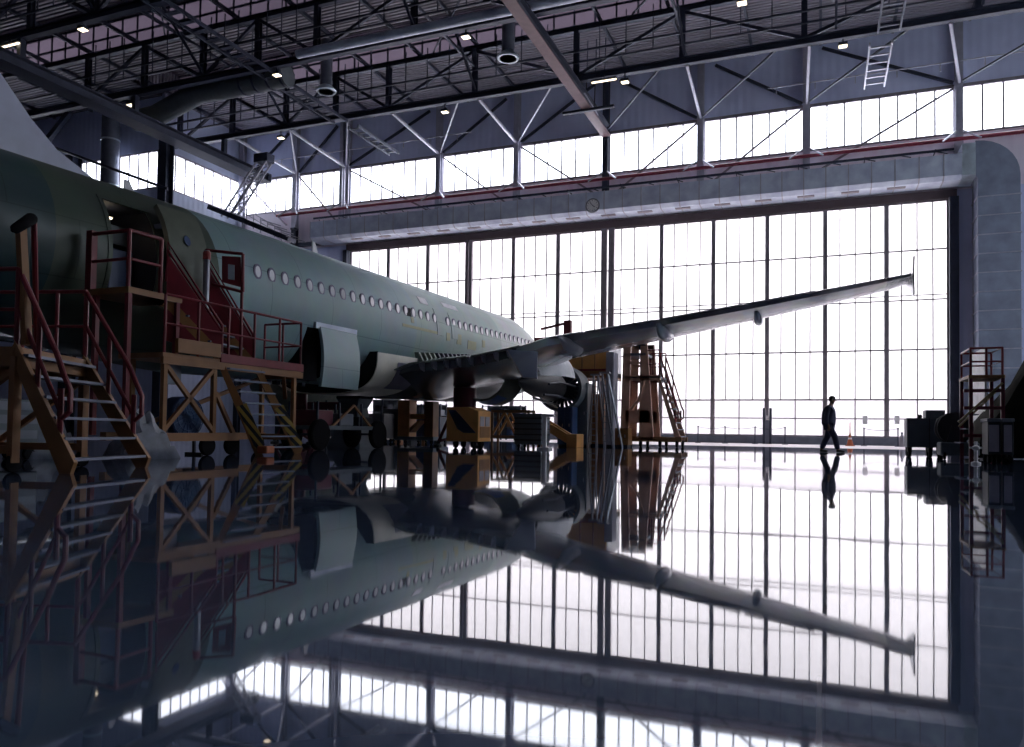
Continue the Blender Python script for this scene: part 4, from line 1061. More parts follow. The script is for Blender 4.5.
for y in (4.9, 5.9):
    for x in (-12.0, -11.2): MB().bar((x, y, 0), (x, y, 1.2), .08, .08).build('post', M['orange_d'], rt)
    MB().bar((-12.0, y, 1.15), (-11.2, y, 1.15), .08, .1).build('cross_beam', M['orange_d'], rt)
for k in range(5): MB().tube([(-11.95+k*.17, 4.5, 1.24), (-11.95+k*.17, 6.3, 1.24)], .04, 8).build('tube', M['tread'], rt, smooth=40)
MB().bar((-12, 4.9, .2), (-12, 5.9, 1.1), .06, .06).build('brace', M['orange_d'], rt)

# ------------------------------------------------------------------ jacks and gear under the hull
def jack(x, y, top, label, m='maroon', r=.2, spread=.95):
    rt = empty('aircraft_jack', (x, y, 0), label, 'jack', 'aircraft jacks')
    MB().lathe((x, y, .25), [(r*1.25, 0), (r*1.25, top*.38), (r, top*.40), (r, top*.75), (r*.55, top*.76), (r*.55, top-.32), (r*.7, top-.30), (.06, top-.25)], 20).build('ram', M[m], rt, smooth=40)
    for k in range(3):
        a = PI/2+k*2*PI/3; fx_, fy_ = x+spread*math.cos(a), y+spread*math.sin(a)
        MB().bar((fx_, fy_, .1), (x+r*math.cos(a), y+r*math.sin(a), top*.55), .09, .11).build('leg', M[m], rt)
        MB().bar((fx_, fy_, .16), (x+r*math.cos(a), y+r*math.sin(a), .32), .07, .09).build('foot_strut', M[m], rt)
        MB().lathe((fx_, fy_, 0), [(.16, 0), (.16, .05), (.06, .09), (.05, .2)], 14).build('foot_pad', M['blk'], rt)
jack(gx(464, 25.3), 25.3, 2.5, 'maroon tripod jack holding up the inner right wing', r=.42)
jack(XC-3.5, 24.4, 2.62, 'maroon tripod jack under the far left wing behind the hull', r=.24)
rt = empty('hull_trestle', (-14.7, 20.9, 0), 'dark flared trestle column propping the belly behind the wing', 'trestle')
xt = gx(354, 21.2)
MB().loft([[Vector((xt+sx*a, 21.2+sy*a, z)) for sx, sy in ((-1, -1), (1, -1), (1, 1), (-1, 1))] for z, a in ((0, .62), (.12, .6), (.7, .36), (1.25, .30), (1.55, .42))]).build('column', M['charcoal'], rt)
MB().box((xt-.45, 20.8, 1.55), (xt+.45, 21.6, 1.64)).build('saddle_pad', M['rubber'], rt, bevel=.02)
# wheeled rack under the rear belly
rt = empty('parts_trailer', (-13.6, 17.6, 0), 'dark wheeled parts trailer loaded with boxes under the cargo door', 'trailer')
x0 = gx(305, 17.0); x1 = x0+.3
MB().box((x0-.5, 16.8, .55), (x0+.5, 20.2, .66)).build('bed', M['charcoal'], rt)
for y in (17.0, 19.9):
    for x in (x0-.45, x0+.45): wheel(rt, (x, y, .42), .42, .16)
    MB().bar((x0-.5, y, .42), (x0+.5, y, .42), .06, .06).build('axle', M['steel'], rt)
for y in (16.9, 17.9, 19.0, 20.1):
    for x in (x0-.45, x0+.45): MB().bar((x, y, .6), (x, y, 1.3), .05, .05).build('stake', M['steel'], rt)
MB().bar((x0+.45, 16.9, .25), (x0+.45, 18.6, 1.25), .05, .06).build('brace', M['orange_d'], rt)
MB().bar((x0+.45, 20.1, .25), (x0+.45, 18.6, 1.25), .05, .06).build('brace', M['orange_d'], rt)
for i, (y, c, lab) in enumerate(((17.4, 'maroon', 'small maroon case on the parts trailer, nearest the dock'), (18.4, 'grey', 'grey case in the middle of the parts trailer'), (19.4, 'blk', 'black case on the parts trailer, farthest from the dock'))):
    tag(MB().box((x0-.35, y-.38, .665), (x0+.35, y+.36, 1.08-.07*i)).build('equipment_case', M[c], bevel=.03), lab, 'case')
xr = gx(332, 26)
rt = empty('tube_scaffold', (xr, 26, 0), 'dark red beam scaffold standing under the belly behind the trailer', 'scaffold')
for x in (xr-1.3, xr, xr+1.1):
    for y in (25.6, 26.6): MB().bar((x, y, 0), (x, y, 1.7), .08, .08).build('post', M['charcoal'], rt)
MB().box((xr-1.4, 25.5, 1.35), (xr+1.2, 25.65, 1.62)).build('beam', M['maroon'], rt)
MB().box((xr-1.4, 26.55, 1.35), (xr+1.2, 26.7, 1.62)).build('beam', M['maroon'], rt)
for a_, b_ in ((-1.3, 0), (1.1, 0)): MB().bar((xr+a_, 25.6, .1), (xr+b_, 25.6, 1.3), .05, .06).build('brace', M['charcoal'], rt)
# work benches and dark boxes further back, seen low under the hull
for i, (px, Y, w, h, d, c, lab) in enumerate(((378, 29.0, 1.1, 1.25, .9, 'grey', 'pale grey wheeled cabinet under the belly left of the orange stand'), (396, 30, .9, 1.5, .9, 'charcoal', 'tall dark cabinet under the belly behind the grey one'), (432, 30, 1.2, 1.15, .9, 'blue_d', 'dark blue machine between the orange stand and the striped cart'), (330, 33, 2.2, 1.1, 1.0, 'charcoal', 'long dark bench in the shade under the rear hull'), (300, 30, 2.2, 1.3, 1.0, 'blk', 'black crate in the shade behind the dock stairs'))):
    x = gx(px, Y); rt = empty('equipment_cabinet', (x, Y, 0), lab, 'cabinet', None)
    MB().box((x-w/2, Y-d/2, .16), (x+w/2, Y+d/2, h)).build('body', M[c], rt, bevel=.03)
    MB().box((x-w/2+.06, Y-d/2-.015, .25), (x-.02, Y-d/2, h-.1)).build('door', M[c], rt)
    MB().box((x+.02, Y-d/2-.015, .25), (x+w/2-.06, Y-d/2, h-.1)).build('door', M[c], rt)
    for sx in (-1, 1):
        for sy in (-1, 1): wheel(rt, (x+sx*(w/2-.12), Y+sy*(d/2-.1), .09), .09, .05)
# tall racks standing along the far side of the hall, dark against the doors
for i, (pa, pb, Y, h, lab) in enumerate(((366, 398, 44.5, 2.6, 'left of three tall dark storage racks seen under the belly'), (402, 440, 46.4, 2.35, 'middle one of three tall dark storage racks seen under the belly'), (482, 520, 44.8, 2.2, 'right of three tall dark storage racks, behind the engine'))):
    xa, xb = gx(pa, Y), gx(pb, Y)
    rt = empty('storage_rack', ((xa+xb)/2, Y, 0), lab, 'rack', 'storage racks before the doors')
    for x in (xa, (xa+xb)/2, xb):
        for y in (Y, Y+.9): MB().bar((x, y, 0), (x, y, h), .09, .09).build('upright', M['steel'], rt)
    for z in (.15, .15+(h-.2)/3, .15+(h-.2)*2/3, h-.05): MB().box((xa, Y, z-.04), (xb, Y+.9, z)).build('shelf', M['charcoal'], rt)
    MB().box((xa, Y+.86, .15), (xb, Y+.89, h-.05)).build('back_panel', M['charcoal'], rt)
    for k2 in range(5):
        w_ = (xb-xa)/5; r_ = random.Random(i*9+k2)
        for lv in range(3):
            z = .15+(h-.2)*lv/3
            if r_.random() < .8:
                q = tag(MB().box((xa+w_*k2+.08, Y+.12, z+.001), (xa+w_*(k2+1)-.08, Y+.8, z+.3+.3*r_.random())).build('storage_box', M[r_.choice(['charcoal', 'blk', 'blue_d', 'orange_d', 'grey'])]), ('box on the %s shelf of the %s rack, ' % (('bottom', 'middle', 'top')[lv], ('left', 'middle', 'right')[i]))+('at its left end', 'second from left', 'in its centre', 'fourth from left', 'at its right end')[k2], 'box', 'boxes on the storage racks')
# orange stand
x = gx(410, 27.0)
rt = empty('orange_stand', (x, 27, 0), 'orange steel U shaped stand under the wing root', 'stand')
MB().box((x-.42, 26.7, .25), (x+.12, 27.3, 1.75)).build('column', M['amber'], rt, bevel=.02)
MB().box((x+.12, 26.75, 1.0), (x+.85, 27.25, 1.2)).build('arm', M['amber'], rt, bevel=.02)
MB().box((x+.75, 26.75, .3), (x+1.15, 27.25, 1.7)).build('column', M['orange_d'], rt, bevel=.02)
MB().prism([(x-.3, 26.72, .3), (x+.5, 26.72, .95), (x+.62, 26.72, .95), (x-.05, 26.72, .3)], (0, .5, 0)).build('gusset', M['orange_d'], rt)
MB().box((x-.5, 26.6, .16), (x+1.25, 27.4, .3)).build('base', M['charcoal'], rt)
for dx in (-.35, 1.1):
    for dy in (26.75, 27.25): wheel(rt, (x+dx, dy, .09), .09, .05)
# orange ground unit with the diagonal dark stripe
Y = 22.4; x0, x1 = gx(446, Y), gx(478, Y)
rt = empty('power_cart', ((x0+x1)/2, Y, 0), 'orange ground power cart with a slanting navy stripe under the wing', 'cart')
hh = gz(460, 407, Y)
MB().prism([(x0, Y, .22), (x1, Y, .22), (x1, Y, hh-.12), (x1-.35, Y, hh), (x0, Y, hh)], (0, 1.0, 0)).build('body', M['amber'], rt, bevel=.02)
w = x1-x0
MB().prism([(x0+w*.06, Y-.012, hh-.1), (x0+w*.28, Y-.012, hh-.1), (x0+w*.93, Y-.012, .5), (x0+w*.55, Y-.012, .5), (x0+w*.36, Y-.012, .62)], (0, .012, 0)).build('stripe_panel', M['navy'], rt)
for k in range(2): MB().box((x1, Y+.12+k*.42, hh-.62), (x1+.015, Y+.45+k*.42, hh-.3)).build('vent_grille', M['lilac'], rt)
MB().box((x1, Y+.12, .35), (x1+.015, Y+.9, .7)).build('service_door', M['orange_d'], rt)
for dx in (x0+.25, x1-.25):
    for dy in (Y+.2, Y+.8): wheel(rt, (dx, dy, .14), .14, .09)
# folding trestle with lattice
xa, xb = gx(494, 28), gx(530, 28)
rt = empty('lattice_trestle', ((xa+xb)/2, 28, 0), 'low orange lattice trestle between the striped cart and the black crate', 'trestle')
for y in (27.8, 28.4):
    for z in (.35, 1.35): MB().bar((xa, y, z), (xb, y, z), .09, .1).build('beam', M['orange_d'], rt)
    for a_, b_ in ((0, .34), (.66, .34), (.66, 1)): MB().bar((xa+(xb-xa)*a_, y, .4), (xa+(xb-xa)*b_, y, 1.3), .07, .08).build('lattice_bar', M['amber'], rt)
    for x in (xa, xb): MB().bar((x, y, 0), (x, y, 1.4), .08, .08).build('post', M['orange_d'], rt)
# black crate stack and white signpost
Y = 25.0; xa, xb = gx(514, Y), gx(541, Y)
rt = empty('equipment_crate', ((xa+xb)/2, Y, 0), 'black ribbed equipment crate left of the white T post', 'crate')
MB().box((xa, Y, .12), (xb, Y+.9, 1.2)).build('body', M['charcoal'], rt, bevel=.02)
for k in range(5): MB().box((xa-.015, Y-.015, .25+k*.19), (xb+.015, Y+.915, .3+k*.19)).build('rib', M['blk'], rt)
for x in (xa+.12, xb-.12): wheel(rt, (x, Y+.15, .07), .07, .05); wheel(rt, (x, Y+.75, .07), .07, .05)
Y = 23.4; x = gx(544.5, Y)
rt = empty('white_post', (x, Y, 0), 'white T topped post on a flat foot beside the black crate', 'post')
MB().box((x-.06, Y-.06, .06), (x+.06, Y+.06, 1.06)).build('shaft', M['white'], rt)
MB().box((x-.1, Y-.06, 1.06), (x+.3, Y+.06, 1.14)).build('arm', M['white'], rt)
MB().box((x-.2, Y-.2, 0), (x+.2, Y+.2, .06)).build('foot', M['white'], rt)

# ------------------------------------------------------------------ nose dock beyond the wing
Y = 32.0; xa, xb, xc = gx(556, Y), gx(607, Y), gx(618, Y+1.4)
z0, z1 = gz(580, 378, Y), gz(580, 339, Y)
rt = empty('work_platform', ((xa+xb)/2, Y+.8, 0), 'big orange boxed work platform standing behind the wing on dark legs', 'work platform')
MB().box((xa, Y, z0+.3), (xb, Y+2.2, z1)).build('cabin', M['amber'], rt, bevel=.02)
MB().box((xa-.05, Y-.05, z0), (xb+.05, Y+2.25, z0+.3)).build('floor_frame', M['orange_d'], rt)
MB().box((xa-.02, Y-.08, z0+.3), (xb+.04, Y-.03, z0+.38)).build('rail_strip', M['red'], rt)
MB().box((xb+.01, Y+.05, z0+.1), (xb+.05, Y+2.2, z1+.05)).build('end_panel', M['white'], rt)
for k in range(3): MB().box((xa+(xb-xa)*(k+1)/4-.02, Y-.03, z0+.32), (xa+(xb-xa)*(k+1)/4+.02, Y, z1)).build('seam_batten', M['orange_d'], rt)
for x in (xa+.2, (xa+xb)/2, xb-.2):
    for y in (Y+.2, Y+2.0): MB().bar((x, y, 0), (x, y, z0), .14, .14).build('leg', M['orange_d'], rt)
for a_, b_ in ((xa+.2, (xa+xb)/2), (xb-.2, (xa+xb)/2)): MB().bar((a_, Y+.2, .3), (b_, Y+.2, z0-.1), .08, .1).build('brace', M['red'], rt)
MB().box((xa, Y+.15, 1.25), (xb, Y+.3, 1.4)).build('cross_beam', M['red'], rt)
p0 = on(541, 334, 1, Y+.4); p1 = on(567, 323, 1, Y+.4)
rt2 = empty('hoist_arm', (p1.x, Y+.4, p1.z), 'red hoist post with slanting arm standing above the wing', 'hoist')
zt = z1
MB().box((p1.x-.12, Y+.28, zt), (p1.x+.22, Y+.52, p1.z+.1)).build('post', M['red'], rt2)
MB().bar((p0.x, Y+.4, zt+.55), (p1.x, Y+.4, p1.z), .09, .1).build('arm', M['red'], rt2)
MB().box((p0.x-.25, Y+.25, zt), (p1.x+.2, Y+.55, zt+.16)).build('base_beam', M['red'], rt2)
# tower with stairs
Y = 31.2; xa, xb = gx(620, Y), gx(662, Y)
rt = empty('stair_tower', ((xa+xb)/2, Y, 0), 'salmon steel stair tower with red railed stairs standing beyond the wing', 'stair tower')
zt = gz(640, 341, Y); zm = gz(645, 378, Y)
xm = gx(640, Y)
for s in (0, 1.5):
    y = Y+s
    MB().prism([(xa, y, .3), (xa+.34, y, .3), (xa+.42, y, zt), (xa+.1, y, zt)], (0, .12, 0)).build('upright', M['tan'], rt)
    MB().prism([(xm-.05, y, .3), (xm+.55, y, .3), (xm+.25, y, zt), (xm-.02, y, zt)], (0, .12, 0)).build('upright', M['tan'], rt)
    MB().box((xa+.2, y, zm-.1), (xb-.1, y+.1, zm+.12)).build('landing_beam', M['tan'], rt)
    MB().box((xa+.2, y, zt-.2), (xm+.2, y+.1, zt)).build('top_beam', M['steel'], rt)
    MB().box((xa+.2, y, zt-.95), (xm+.1, y+.1, zt-.85)).build('cross_beam', M['tan'], rt)
    MB().box((xa+.2, y, 1.0), (xm+.4, y+.1, 1.5)).build('web_plate', M['tan'], rt)
    MB().tube([(xa+.4, y+.05, 1.5), (xa+.75, y+.05, 1.9), (xa+.95, y+.05, 2.5), (xa+1.0, y+.05, zm-.1)], .07, 8).build('arched_brace', M['tan'], rt, smooth=40)
MB().box((xa+.1, Y, zm), (xb-.1, Y+1.6, zm+.06)).build('landing', M['tread'], rt)
MB().box((xa+.1, Y, zt-.6), (xm+.2, Y+1.6, zt-.5)).build('top_landing', M['tread'], rt)
xs0 = gx(679, Y)
stair(rt, (xs0, Y+1.45, .25), (xs0, Y+.1, .25), (xb-.15, Y+1.45, zm), (xb-.15, Y+.1, zm), 9, sm='tan', rm='red', rh=1.0)
rail_frame(rt, [(xm+.1, Y+.05), (xm+.5, Y+.05), (xb-.15, Y+.05)], [zm]*3, 1.15)
rail_frame(rt, [(xm+.1, Y+1.5), (xm+.5, Y+1.5), (xb-.15, Y+1.5)], [zm]*3, 1.15)
MB().box((xa-.1, Y, .22), (xs0+.1, Y+.14, .42)).build('base_beam', M['orange_d'], rt); MB().box((xa-.1, Y+1.45, .22), (xs0+.1, Y+1.6, .42)).build('base_beam', M['orange_d'], rt)
for x in (xa+.1, xm, xb-.1, xs0-.1):
    for y in (Y+.1, Y+1.5): wheel(rt, (x, y, .15), .15, .09)
# cabinets and boxes in front of the work platform
for (pa, pb, pt, Y, c, lab, nd) in ((573, 587, 383, 29.5, 'charcoal', 'tall dark grey cabinet under the orange work platform', 1), (557, 572, 407, 28.6, 'blue_d', 'low dark blue box in front of the orange work platform', 2), (586, 604, 394, 31.0, 'orange_d', 'tall rusty orange cabinet behind the two step ladders', 1), (605, 613, 352, 29.6, 'lilac', 'narrow pale cabinet standing beside the stair tower', 1), (613, 628, 428, 29.9, 'orange', 'small orange crate at the foot of the stair tower', 2)):
    xa, xb = gx(pa, Y), gx(pb, Y); h = gz((pa+pb)/2, pt, Y)
    rt = empty('storage_cabinet', ((xa+xb)/2, Y+.3, 0), lab, 'cabinet')
    MB().box((xa, Y, .08), (xb, Y+.7, h)).build('body', M[c], rt, bevel=.02)
    MB().box((xa+.04, Y+.05, 0), (xb-.04, Y+.65, .08)).build('plinth', M['blk'], rt)
    for k in range(nd):
        a_, b_ = xa+.04+(xb-xa-.08)*k/nd, xa+.04+(xb-xa-.08)*(k+1)/nd
        d = MB().box((a_+.01, Y-.02, .14), (b_-.01, Y, h-.06)).build('door', M[c], rt)
        MB().box((b_-.1, Y-.045, h*.5), (b_-.07, Y-.02, h*.5+.12)).build('handle', M['alu'], d.name)
# step ladders
for (pa, pb, ptop, pxt, Y, lab) in ((588, 596, 375, 595, 28.0, 'left of the two tall aluminium step ladders before the work platform'), (604, 614, 373, 604, 27.6, 'right of the two tall aluminium step ladders before the work platform')):
    xa, xb = gx(pa, Y), gx(pb, Y); h = gz(pxt, ptop, Y+.6); xt = gx(pxt, Y+.6)
    rt = empty('step_ladder', ((xa+xb)/2, Y+.6, 0), lab, 'ladder', 'aluminium step ladders')
    for y0, nm in ((Y, 1), (Y+1.3, 0)):
        for x in (xa, xb):
            xx = xt+(x-(xa+xb)/2)*.55
            MB().bar((x, y0, 0), (xx, Y+.62, h), .05, .07).build('rail', M['alu'], rt)
        if nm:
            for k in range(11):
                t = (k+1)/12
                q = lambda x: Vector((x, y0, 0)).lerp(Vector((xt+(x-(xa+xb)/2)*.55, Y+.62, h)), t)
                MB().bar(q(xa), q(xb), .08, .03).build('step', M['alu'], rt)
    MB().box((xt-.2, Y+.5, h-.02), (xt+.2, Y+.75, h+.04)).build('top_cap', M['alu'], rt)
# slanted orange drawbar stand at the crate
x = gx(560, 27.0)
rt = empty('tow_frame', (x, 27, 0), 'slanting orange tow frame standing beside the white T post', 'frame')
MB().bar((x-.9, 27, 1.0), (x+.5, 27, .2), .16, .3).build('beam', M['amber'], rt); MB().bar((x-.9, 27.5, 1.0), (x+.5, 27.5, .2), .16, .3).build('beam', M['amber'], rt)
MB().box((x+.3, 26.8, 0), (x+.7, 27.7, .5)).build('foot', M['amber'], rt, bevel=.02)
for y in (27, 27.5): MB().bar((x-.85, y, 0), (x-.85, y, 1.0), .08, .08).build('post', M['amber'], rt)

# ------------------------------------------------------------------ right side
Y = 24.6; xa, xb, xc = gx(907, Y), gx(931, Y), gx(946, Y)
h1, h2 = gz(920, 418, Y), gz(938, 410, Y)
rt = empty('service_cart', ((xa+xc)/2, Y+.4, 0), 'dark green grey wheeled service cart with a raised back box, right of the walking man', 'cart')
MB().box((xa, Y, .28), (xc, Y+.8, h1)).build('body', M['charcoal'], rt, bevel=.02)
MB().box((xb-.12, Y+.1, h1), (xc, Y+.75, h2)).build('raised_box', M['charcoal'], rt, bevel=.02)
MB().lathe((xb-.25, Y+.3, h1), [(.05, 0), (.07, .04), (.05, .1)], 10).build('knob', M['blk'], rt, smooth=40)
MB().box((xb-.05, Y-.015, .3), (xb-.03, Y, h1)).build('door_gap', M['blk'], rt)
for x in (xa+.08, xb, xc-.1):
    for y in (Y+.15, Y+.65): wheel(rt, (x, y, .14), .14, .08); MB().box((x-.06, y-.05, .14), (x+.06, y+.05, .3)).build('caster_fork', M['blk'], rt)
# railed stand with steps
Y = 21.4; xa, xb = gx(971, Y), gx(1003, Y)
zt = gz(985, 348, Y); zd = gz(985, 375, Y)
rt = empty('railed_stand', ((xa+xb)/2, Y+.6, 0), 'dark stand with red guard rails at the right edge before the duct', 'stand')
for x in (xa, xb):
    for y in (Y, Y+1.3): MB().bar((x, y, 0), (x, y, zd), .08, .08).build('leg', M['maroon'], rt)
MB().box((xa-.05, Y-.05, zd-.08), (xb+.05, Y+1.35, zd)).build('deck', M['orange_d'], rt)
rail_frame(rt, [(xa, Y), ((xa+xb)/2, Y), (xb, Y), (xb, Y+1.3), (xa, Y+1.3), (xa, Y)], [zd]*6, zt-zd)
for z in (zd*.3, zd*.62, zd*.82): MB().bar((xa-.15, Y, z), (xb, Y, z), .07, .08).build('cross_rail', M['maroon'], rt)
MB().bar((gx(958, Y), Y-.1, .95), (xa+.65, Y-.1, zd-.2), .045, .05).build('slanting_rail', M['yellow'], rt); MB().bar((gx(963, Y), Y+.6, .85), (xa+.7, Y+.6, zd-.3), .045, .05).build('slanting_rail', M['yellow'], rt)
for k in range(3): MB().bar((xa-.1+.12*k, Y+.3, .45+.35*k), (xa-.1+.12*k, Y+1.2, .45+.35*k), .16, .03).build('step', M['tread'], rt)
Yb = 25.2; xb_ = gx(985, Yb); Ye = xb_/(gx(972.5, 27)/27)
o = MB().box((xb_, Yb, .02), (xb_+.06, Ye, gz(985, 347, Yb))).build('white_board', M['white'], bevel=.01); tag(o, 'tall narrow white board standing behind the red railed stand at right', 'board')
# machine with hose drum between cart and stand
Y = 23.2; x = gx(958, Y)
rt = empty('hose_reel', (x, Y, 0), 'black hose reel machine between the service cart and the railed stand', 'hose reel')
MB().lathe((x-.1, Y, .82), [(.2, -.26), (.42, -.26), (.42, -.22), (.28, -.2), (.28, .2), (.42, .22), (.42, .26), (.2, .26)], 24, 'y').build('drum', M['blk'], rt, smooth=40)
for s in (-1, 1): MB().prism([(x-.4, Y+s*.3, .12), (x+.3, Y+s*.3, .12), (x-.02, Y+s*.3, .9), (x-.18, Y+s*.3, .9)], (0, .04, 0)).build('side_frame', M['blk'], rt)
MB().box((x-.45, Y-.35, .1), (x+.45, Y+.35, .45)).build('tank', M['charcoal'], rt, bevel=.04)
for dx in (-.35, .35):
    for dy in (-.3, .3): wheel(rt, (x+dx, Y+dy, .1), .1, .06)
# covered machine and twin cabinets at the right edge
Yc = 22.6; xa = gx(972, Yc); rows = []
for i in range(13):
    r = []
    for k in range(11):
        u, v = i/12, k/10
        hgt = 2.9*min(1, (u*1.5+.25))*(1-(2*v-1)**8*.2)*(1-.18*math.sin(u*7+v*3)**2)
        if i in (0, 12) or k in (0, 10): hgt = .05
        r.append((xa+.3+u*3.0, Yc+1.2+v*2.2, hgt))
    rows.append(r)
b = MB(); b.grid(rows)
tag(b.build('covered_machine', M['tarp'], smooth=60, solid=.02), 'large machine under a dark olive cover at the right edge', 'covered machine')
for (pa, pb, lab) in ((989, 999, 'left of two pale doored dark cabinets at the right edge'), (1004, 1012, 'right of two pale doored dark cabinets at the right edge')):
    Y = 20.3; xa, xb = gx(pa, Y), gx(pb, Y); h = gz(995, 424, Y)
    rt = empty('tool_cabinet', ((xa+xb)/2, Y+.3, 0), lab, 'cabinet', 'twin tool cabinets')
    MB().box((xa-.02, Y, .2), (xb+.04, Y+.7, h+.05)).build('body', M['blk'], rt, bevel=.02)
    MB().box((xa, Y-.02, .27), (xb, Y, h-.02)).build('door', M['lilac'], rt)
    MB().box((xa-.04, Y-.05, h+.05), (xb+.05, Y+.75, h+.13)).build('worktop', M['grey'], rt, bevel=.015)
    for dx in (xa+.02, xb):
        for dy in (Y+.1, Y+.6): wheel(rt, (dx, dy, .1), .1, .06)
Y = 19.6; x = gx(976, Y)
rt = empty('white_bollard', (x, Y, 0), 'short white valve post on the floor before the railed stand', 'post')
MB().lathe((x, Y, 0), [(.10, 0), (.10, .04), (.04, .06), (.04, .30), (.08, .33), (.08, .38), (.03, .42), (.03, .5)], 14).build('post_body', M['white'], rt, smooth=40)
MB().bar((x-.12, Y, .36), (x+.12, Y, .36), .035, .04).build('valve_handle', M['white'], rt)

# barrier posts along the doors and their rope
pts = []
for i, (px, lab) in enumerate(((698, 'first from the stair tower'), (725, 'second from the stair tower'), (755, 'just left of the grey pillar'), (785, 'just right of the grey pillar'), (845+19, 'right of the walking man'), (898, 'in front of the last dark door post'))):
    Y = 47.0; x = gx(px, Y); pts.append((x, Y, .98))
    rt = empty('barrier_post', (x, Y, 0), 'slim dark barrier post before the glass doors, '+lab, 'barrier post', 'barrier posts')
    MB().lathe((x, Y, 0), [(.17, 0), (.17, .03), (.035, .05), (.035, .95), (.05, .97), (.05, 1.02), (.02, 1.04)], 12).build('shaft', M['steel'], rt, smooth=40)
b = MB()
for a_, b_ in zip(pts, pts[1:]):
    if b_[0]-a_[0] < 3.8: b.tube([Vector(a_).lerp(Vector(b_), t/6)-Vector((0, 0, .10*4*(t/6)*(1-t/6))) for t in range(7)], .016, 6)
tag(b.build('barrier_chain', M['steel'], smooth=40), 'thin chain strung between the barrier posts', 'chain')
Y = 48.6; xa, xb = gx(762.5, Y), gx(771.5, Y)
rt = empty('control_pillar', ((xa+xb)/2, Y, 0), 'blue grey twin control pillar standing at the glass doors', 'pillar')
hp = gz(767, 408, Y)
MB().box((xa, Y, 0), (xa+.14, Y+.4, hp)).build('post', M['steel'], rt); MB().box((xb-.14, Y, 0), (xb, Y+.4, hp)).build('post', M['steel'], rt)
MB().box((xa+.14, Y+.05, 0), (xb-.14, Y+.35, hp-.75)).build('panel', M['kerb'], rt)
MB().box((xa+.2, Y+.03, hp-.72), (xb-.2, Y+.12, hp-.45)).build('switch_box', M['white'], rt)
# traffic cone with its pole
Y = 46.0; x = gx(850, Y)
rt = empty('traffic_cone', (x, Y, 0), 'orange traffic cone with a tall tip right of the walking man', 'cone')
MB().box((x-.24, Y-.24, 0), (x+.24, Y+.24, .05)).build('base', M['conem'], rt, bevel=.02)
MB().lathe((x, Y, .05), [(.18, 0), (.10, .32), (.08, .42), (.04, .65)], 18).build('cone_body', M['conem'], rt, smooth=40)
MB().lathe((x, Y, .05), [(.107, .32), (.085, .42)], 18).build('reflective_band', M['white'], rt, smooth=40)
MB().lathe((x, Y, .7), [(.025, 0), (.02, .6)], 8).build('tip_pole', M['conem'], rt, smooth=40)
x = gx(902, 46.5)
rt = empty('fire_bottle', (x, 46.5, 0), 'small pale gas bottle standing by the last barrier post', 'bottle')
MB().lathe((x, 46.5, 0), [(.13, 0), (.14, .05), (.14, .5), (.06, .62), (.05, .7)], 14).build('cylinder', M['lilac'], rt, smooth=40)
MB().lathe((x, 46.5, .7), [(.04, 0), (.07, .03), (.07, .08), (.03, .1)], 10).build('valve', M['steel'], rt, smooth=40)
for px, lab in ((865, 'left of two small notices stuck on the lower door glass'), (897, 'right of two small notices stuck on the lower door glass')):
    p = on(px, 420, 1, DW-.075)
    tag(MB().box((p.x-.13, DW-.075, p.z-.24), (p.x+.13, DW-.065, p.z+.24)).build('door_notice', M['paper']), lab, 'notice', 'door notices')

# ------------------------------------------------------------------ the walking man
def skinned(name, verts, edges, radii, m, parent, root=0, sub=2):
    org = Vector(W[parent]) if parent else Vector((0, 0, 0))
    me = bpy.data.meshes.new(name); me.from_pydata([tuple(Vector(v)-org) for v in verts], edges, [])
    o = bpy.data.objects.new(name, me); C.objects.link(o); W[o.name] = tuple(org)
    if parent: o.parent = bpy.data.objects[parent]
    sk = o.modifiers.new('skin', 'SKIN'); sk.use_smooth_shade = True
    for i, r in enumerate(radii):
        me.skin_vertices[0].data[i].radius = r if isinstance(r, tuple) else (r, r)
        me.skin_vertices[0].data[i].use_root = i == root
    sb = o.modifiers.new('smooth', 'SUBSURF'); sb.levels = sb.render_levels = sub
    me.materials.append(m); return o
PX, PY = gx(829, 28.3), 28.3; S = 1.92/1.78
fdir = Vector((.985, -.17, 0)); side = Vector((.17, .985, 0))   # walking to the right
def pp(f_, s_, z): return Vector((PX, PY, 0))+fdir*f_*S+side*s_*S+Vector((0, 0, z*S))
man = empty('person', (PX, PY, 0), 'person in dark navy work clothes walking to the right past the glass doors', 'person')
V, E_, R_ = [], [], []
def node(p, r, par=None):
    V.append(p); R_.append(r if isinstance(r, tuple) else r*S)
    if par is not None: E_.append((par, len(V)-1))
    return len(V)-1
pel = node(pp(0, 0, .93), .145); ab = node(pp(.0, 0, 1.08), .135, pel); ch = node(pp(.02, 0, 1.28), .155, ab); up_ = node(pp(.03, 0, 1.42), .12, ch)
nk = node(pp(.06, 0, 1.51), .058, up_); hd0 = node(pp(.09, 0, 1.59), .080, nk); hd1 = node(pp(.105, 0, 1.68), .098, hd0); node(pp(.095, 0, 1.745), .06, hd1)
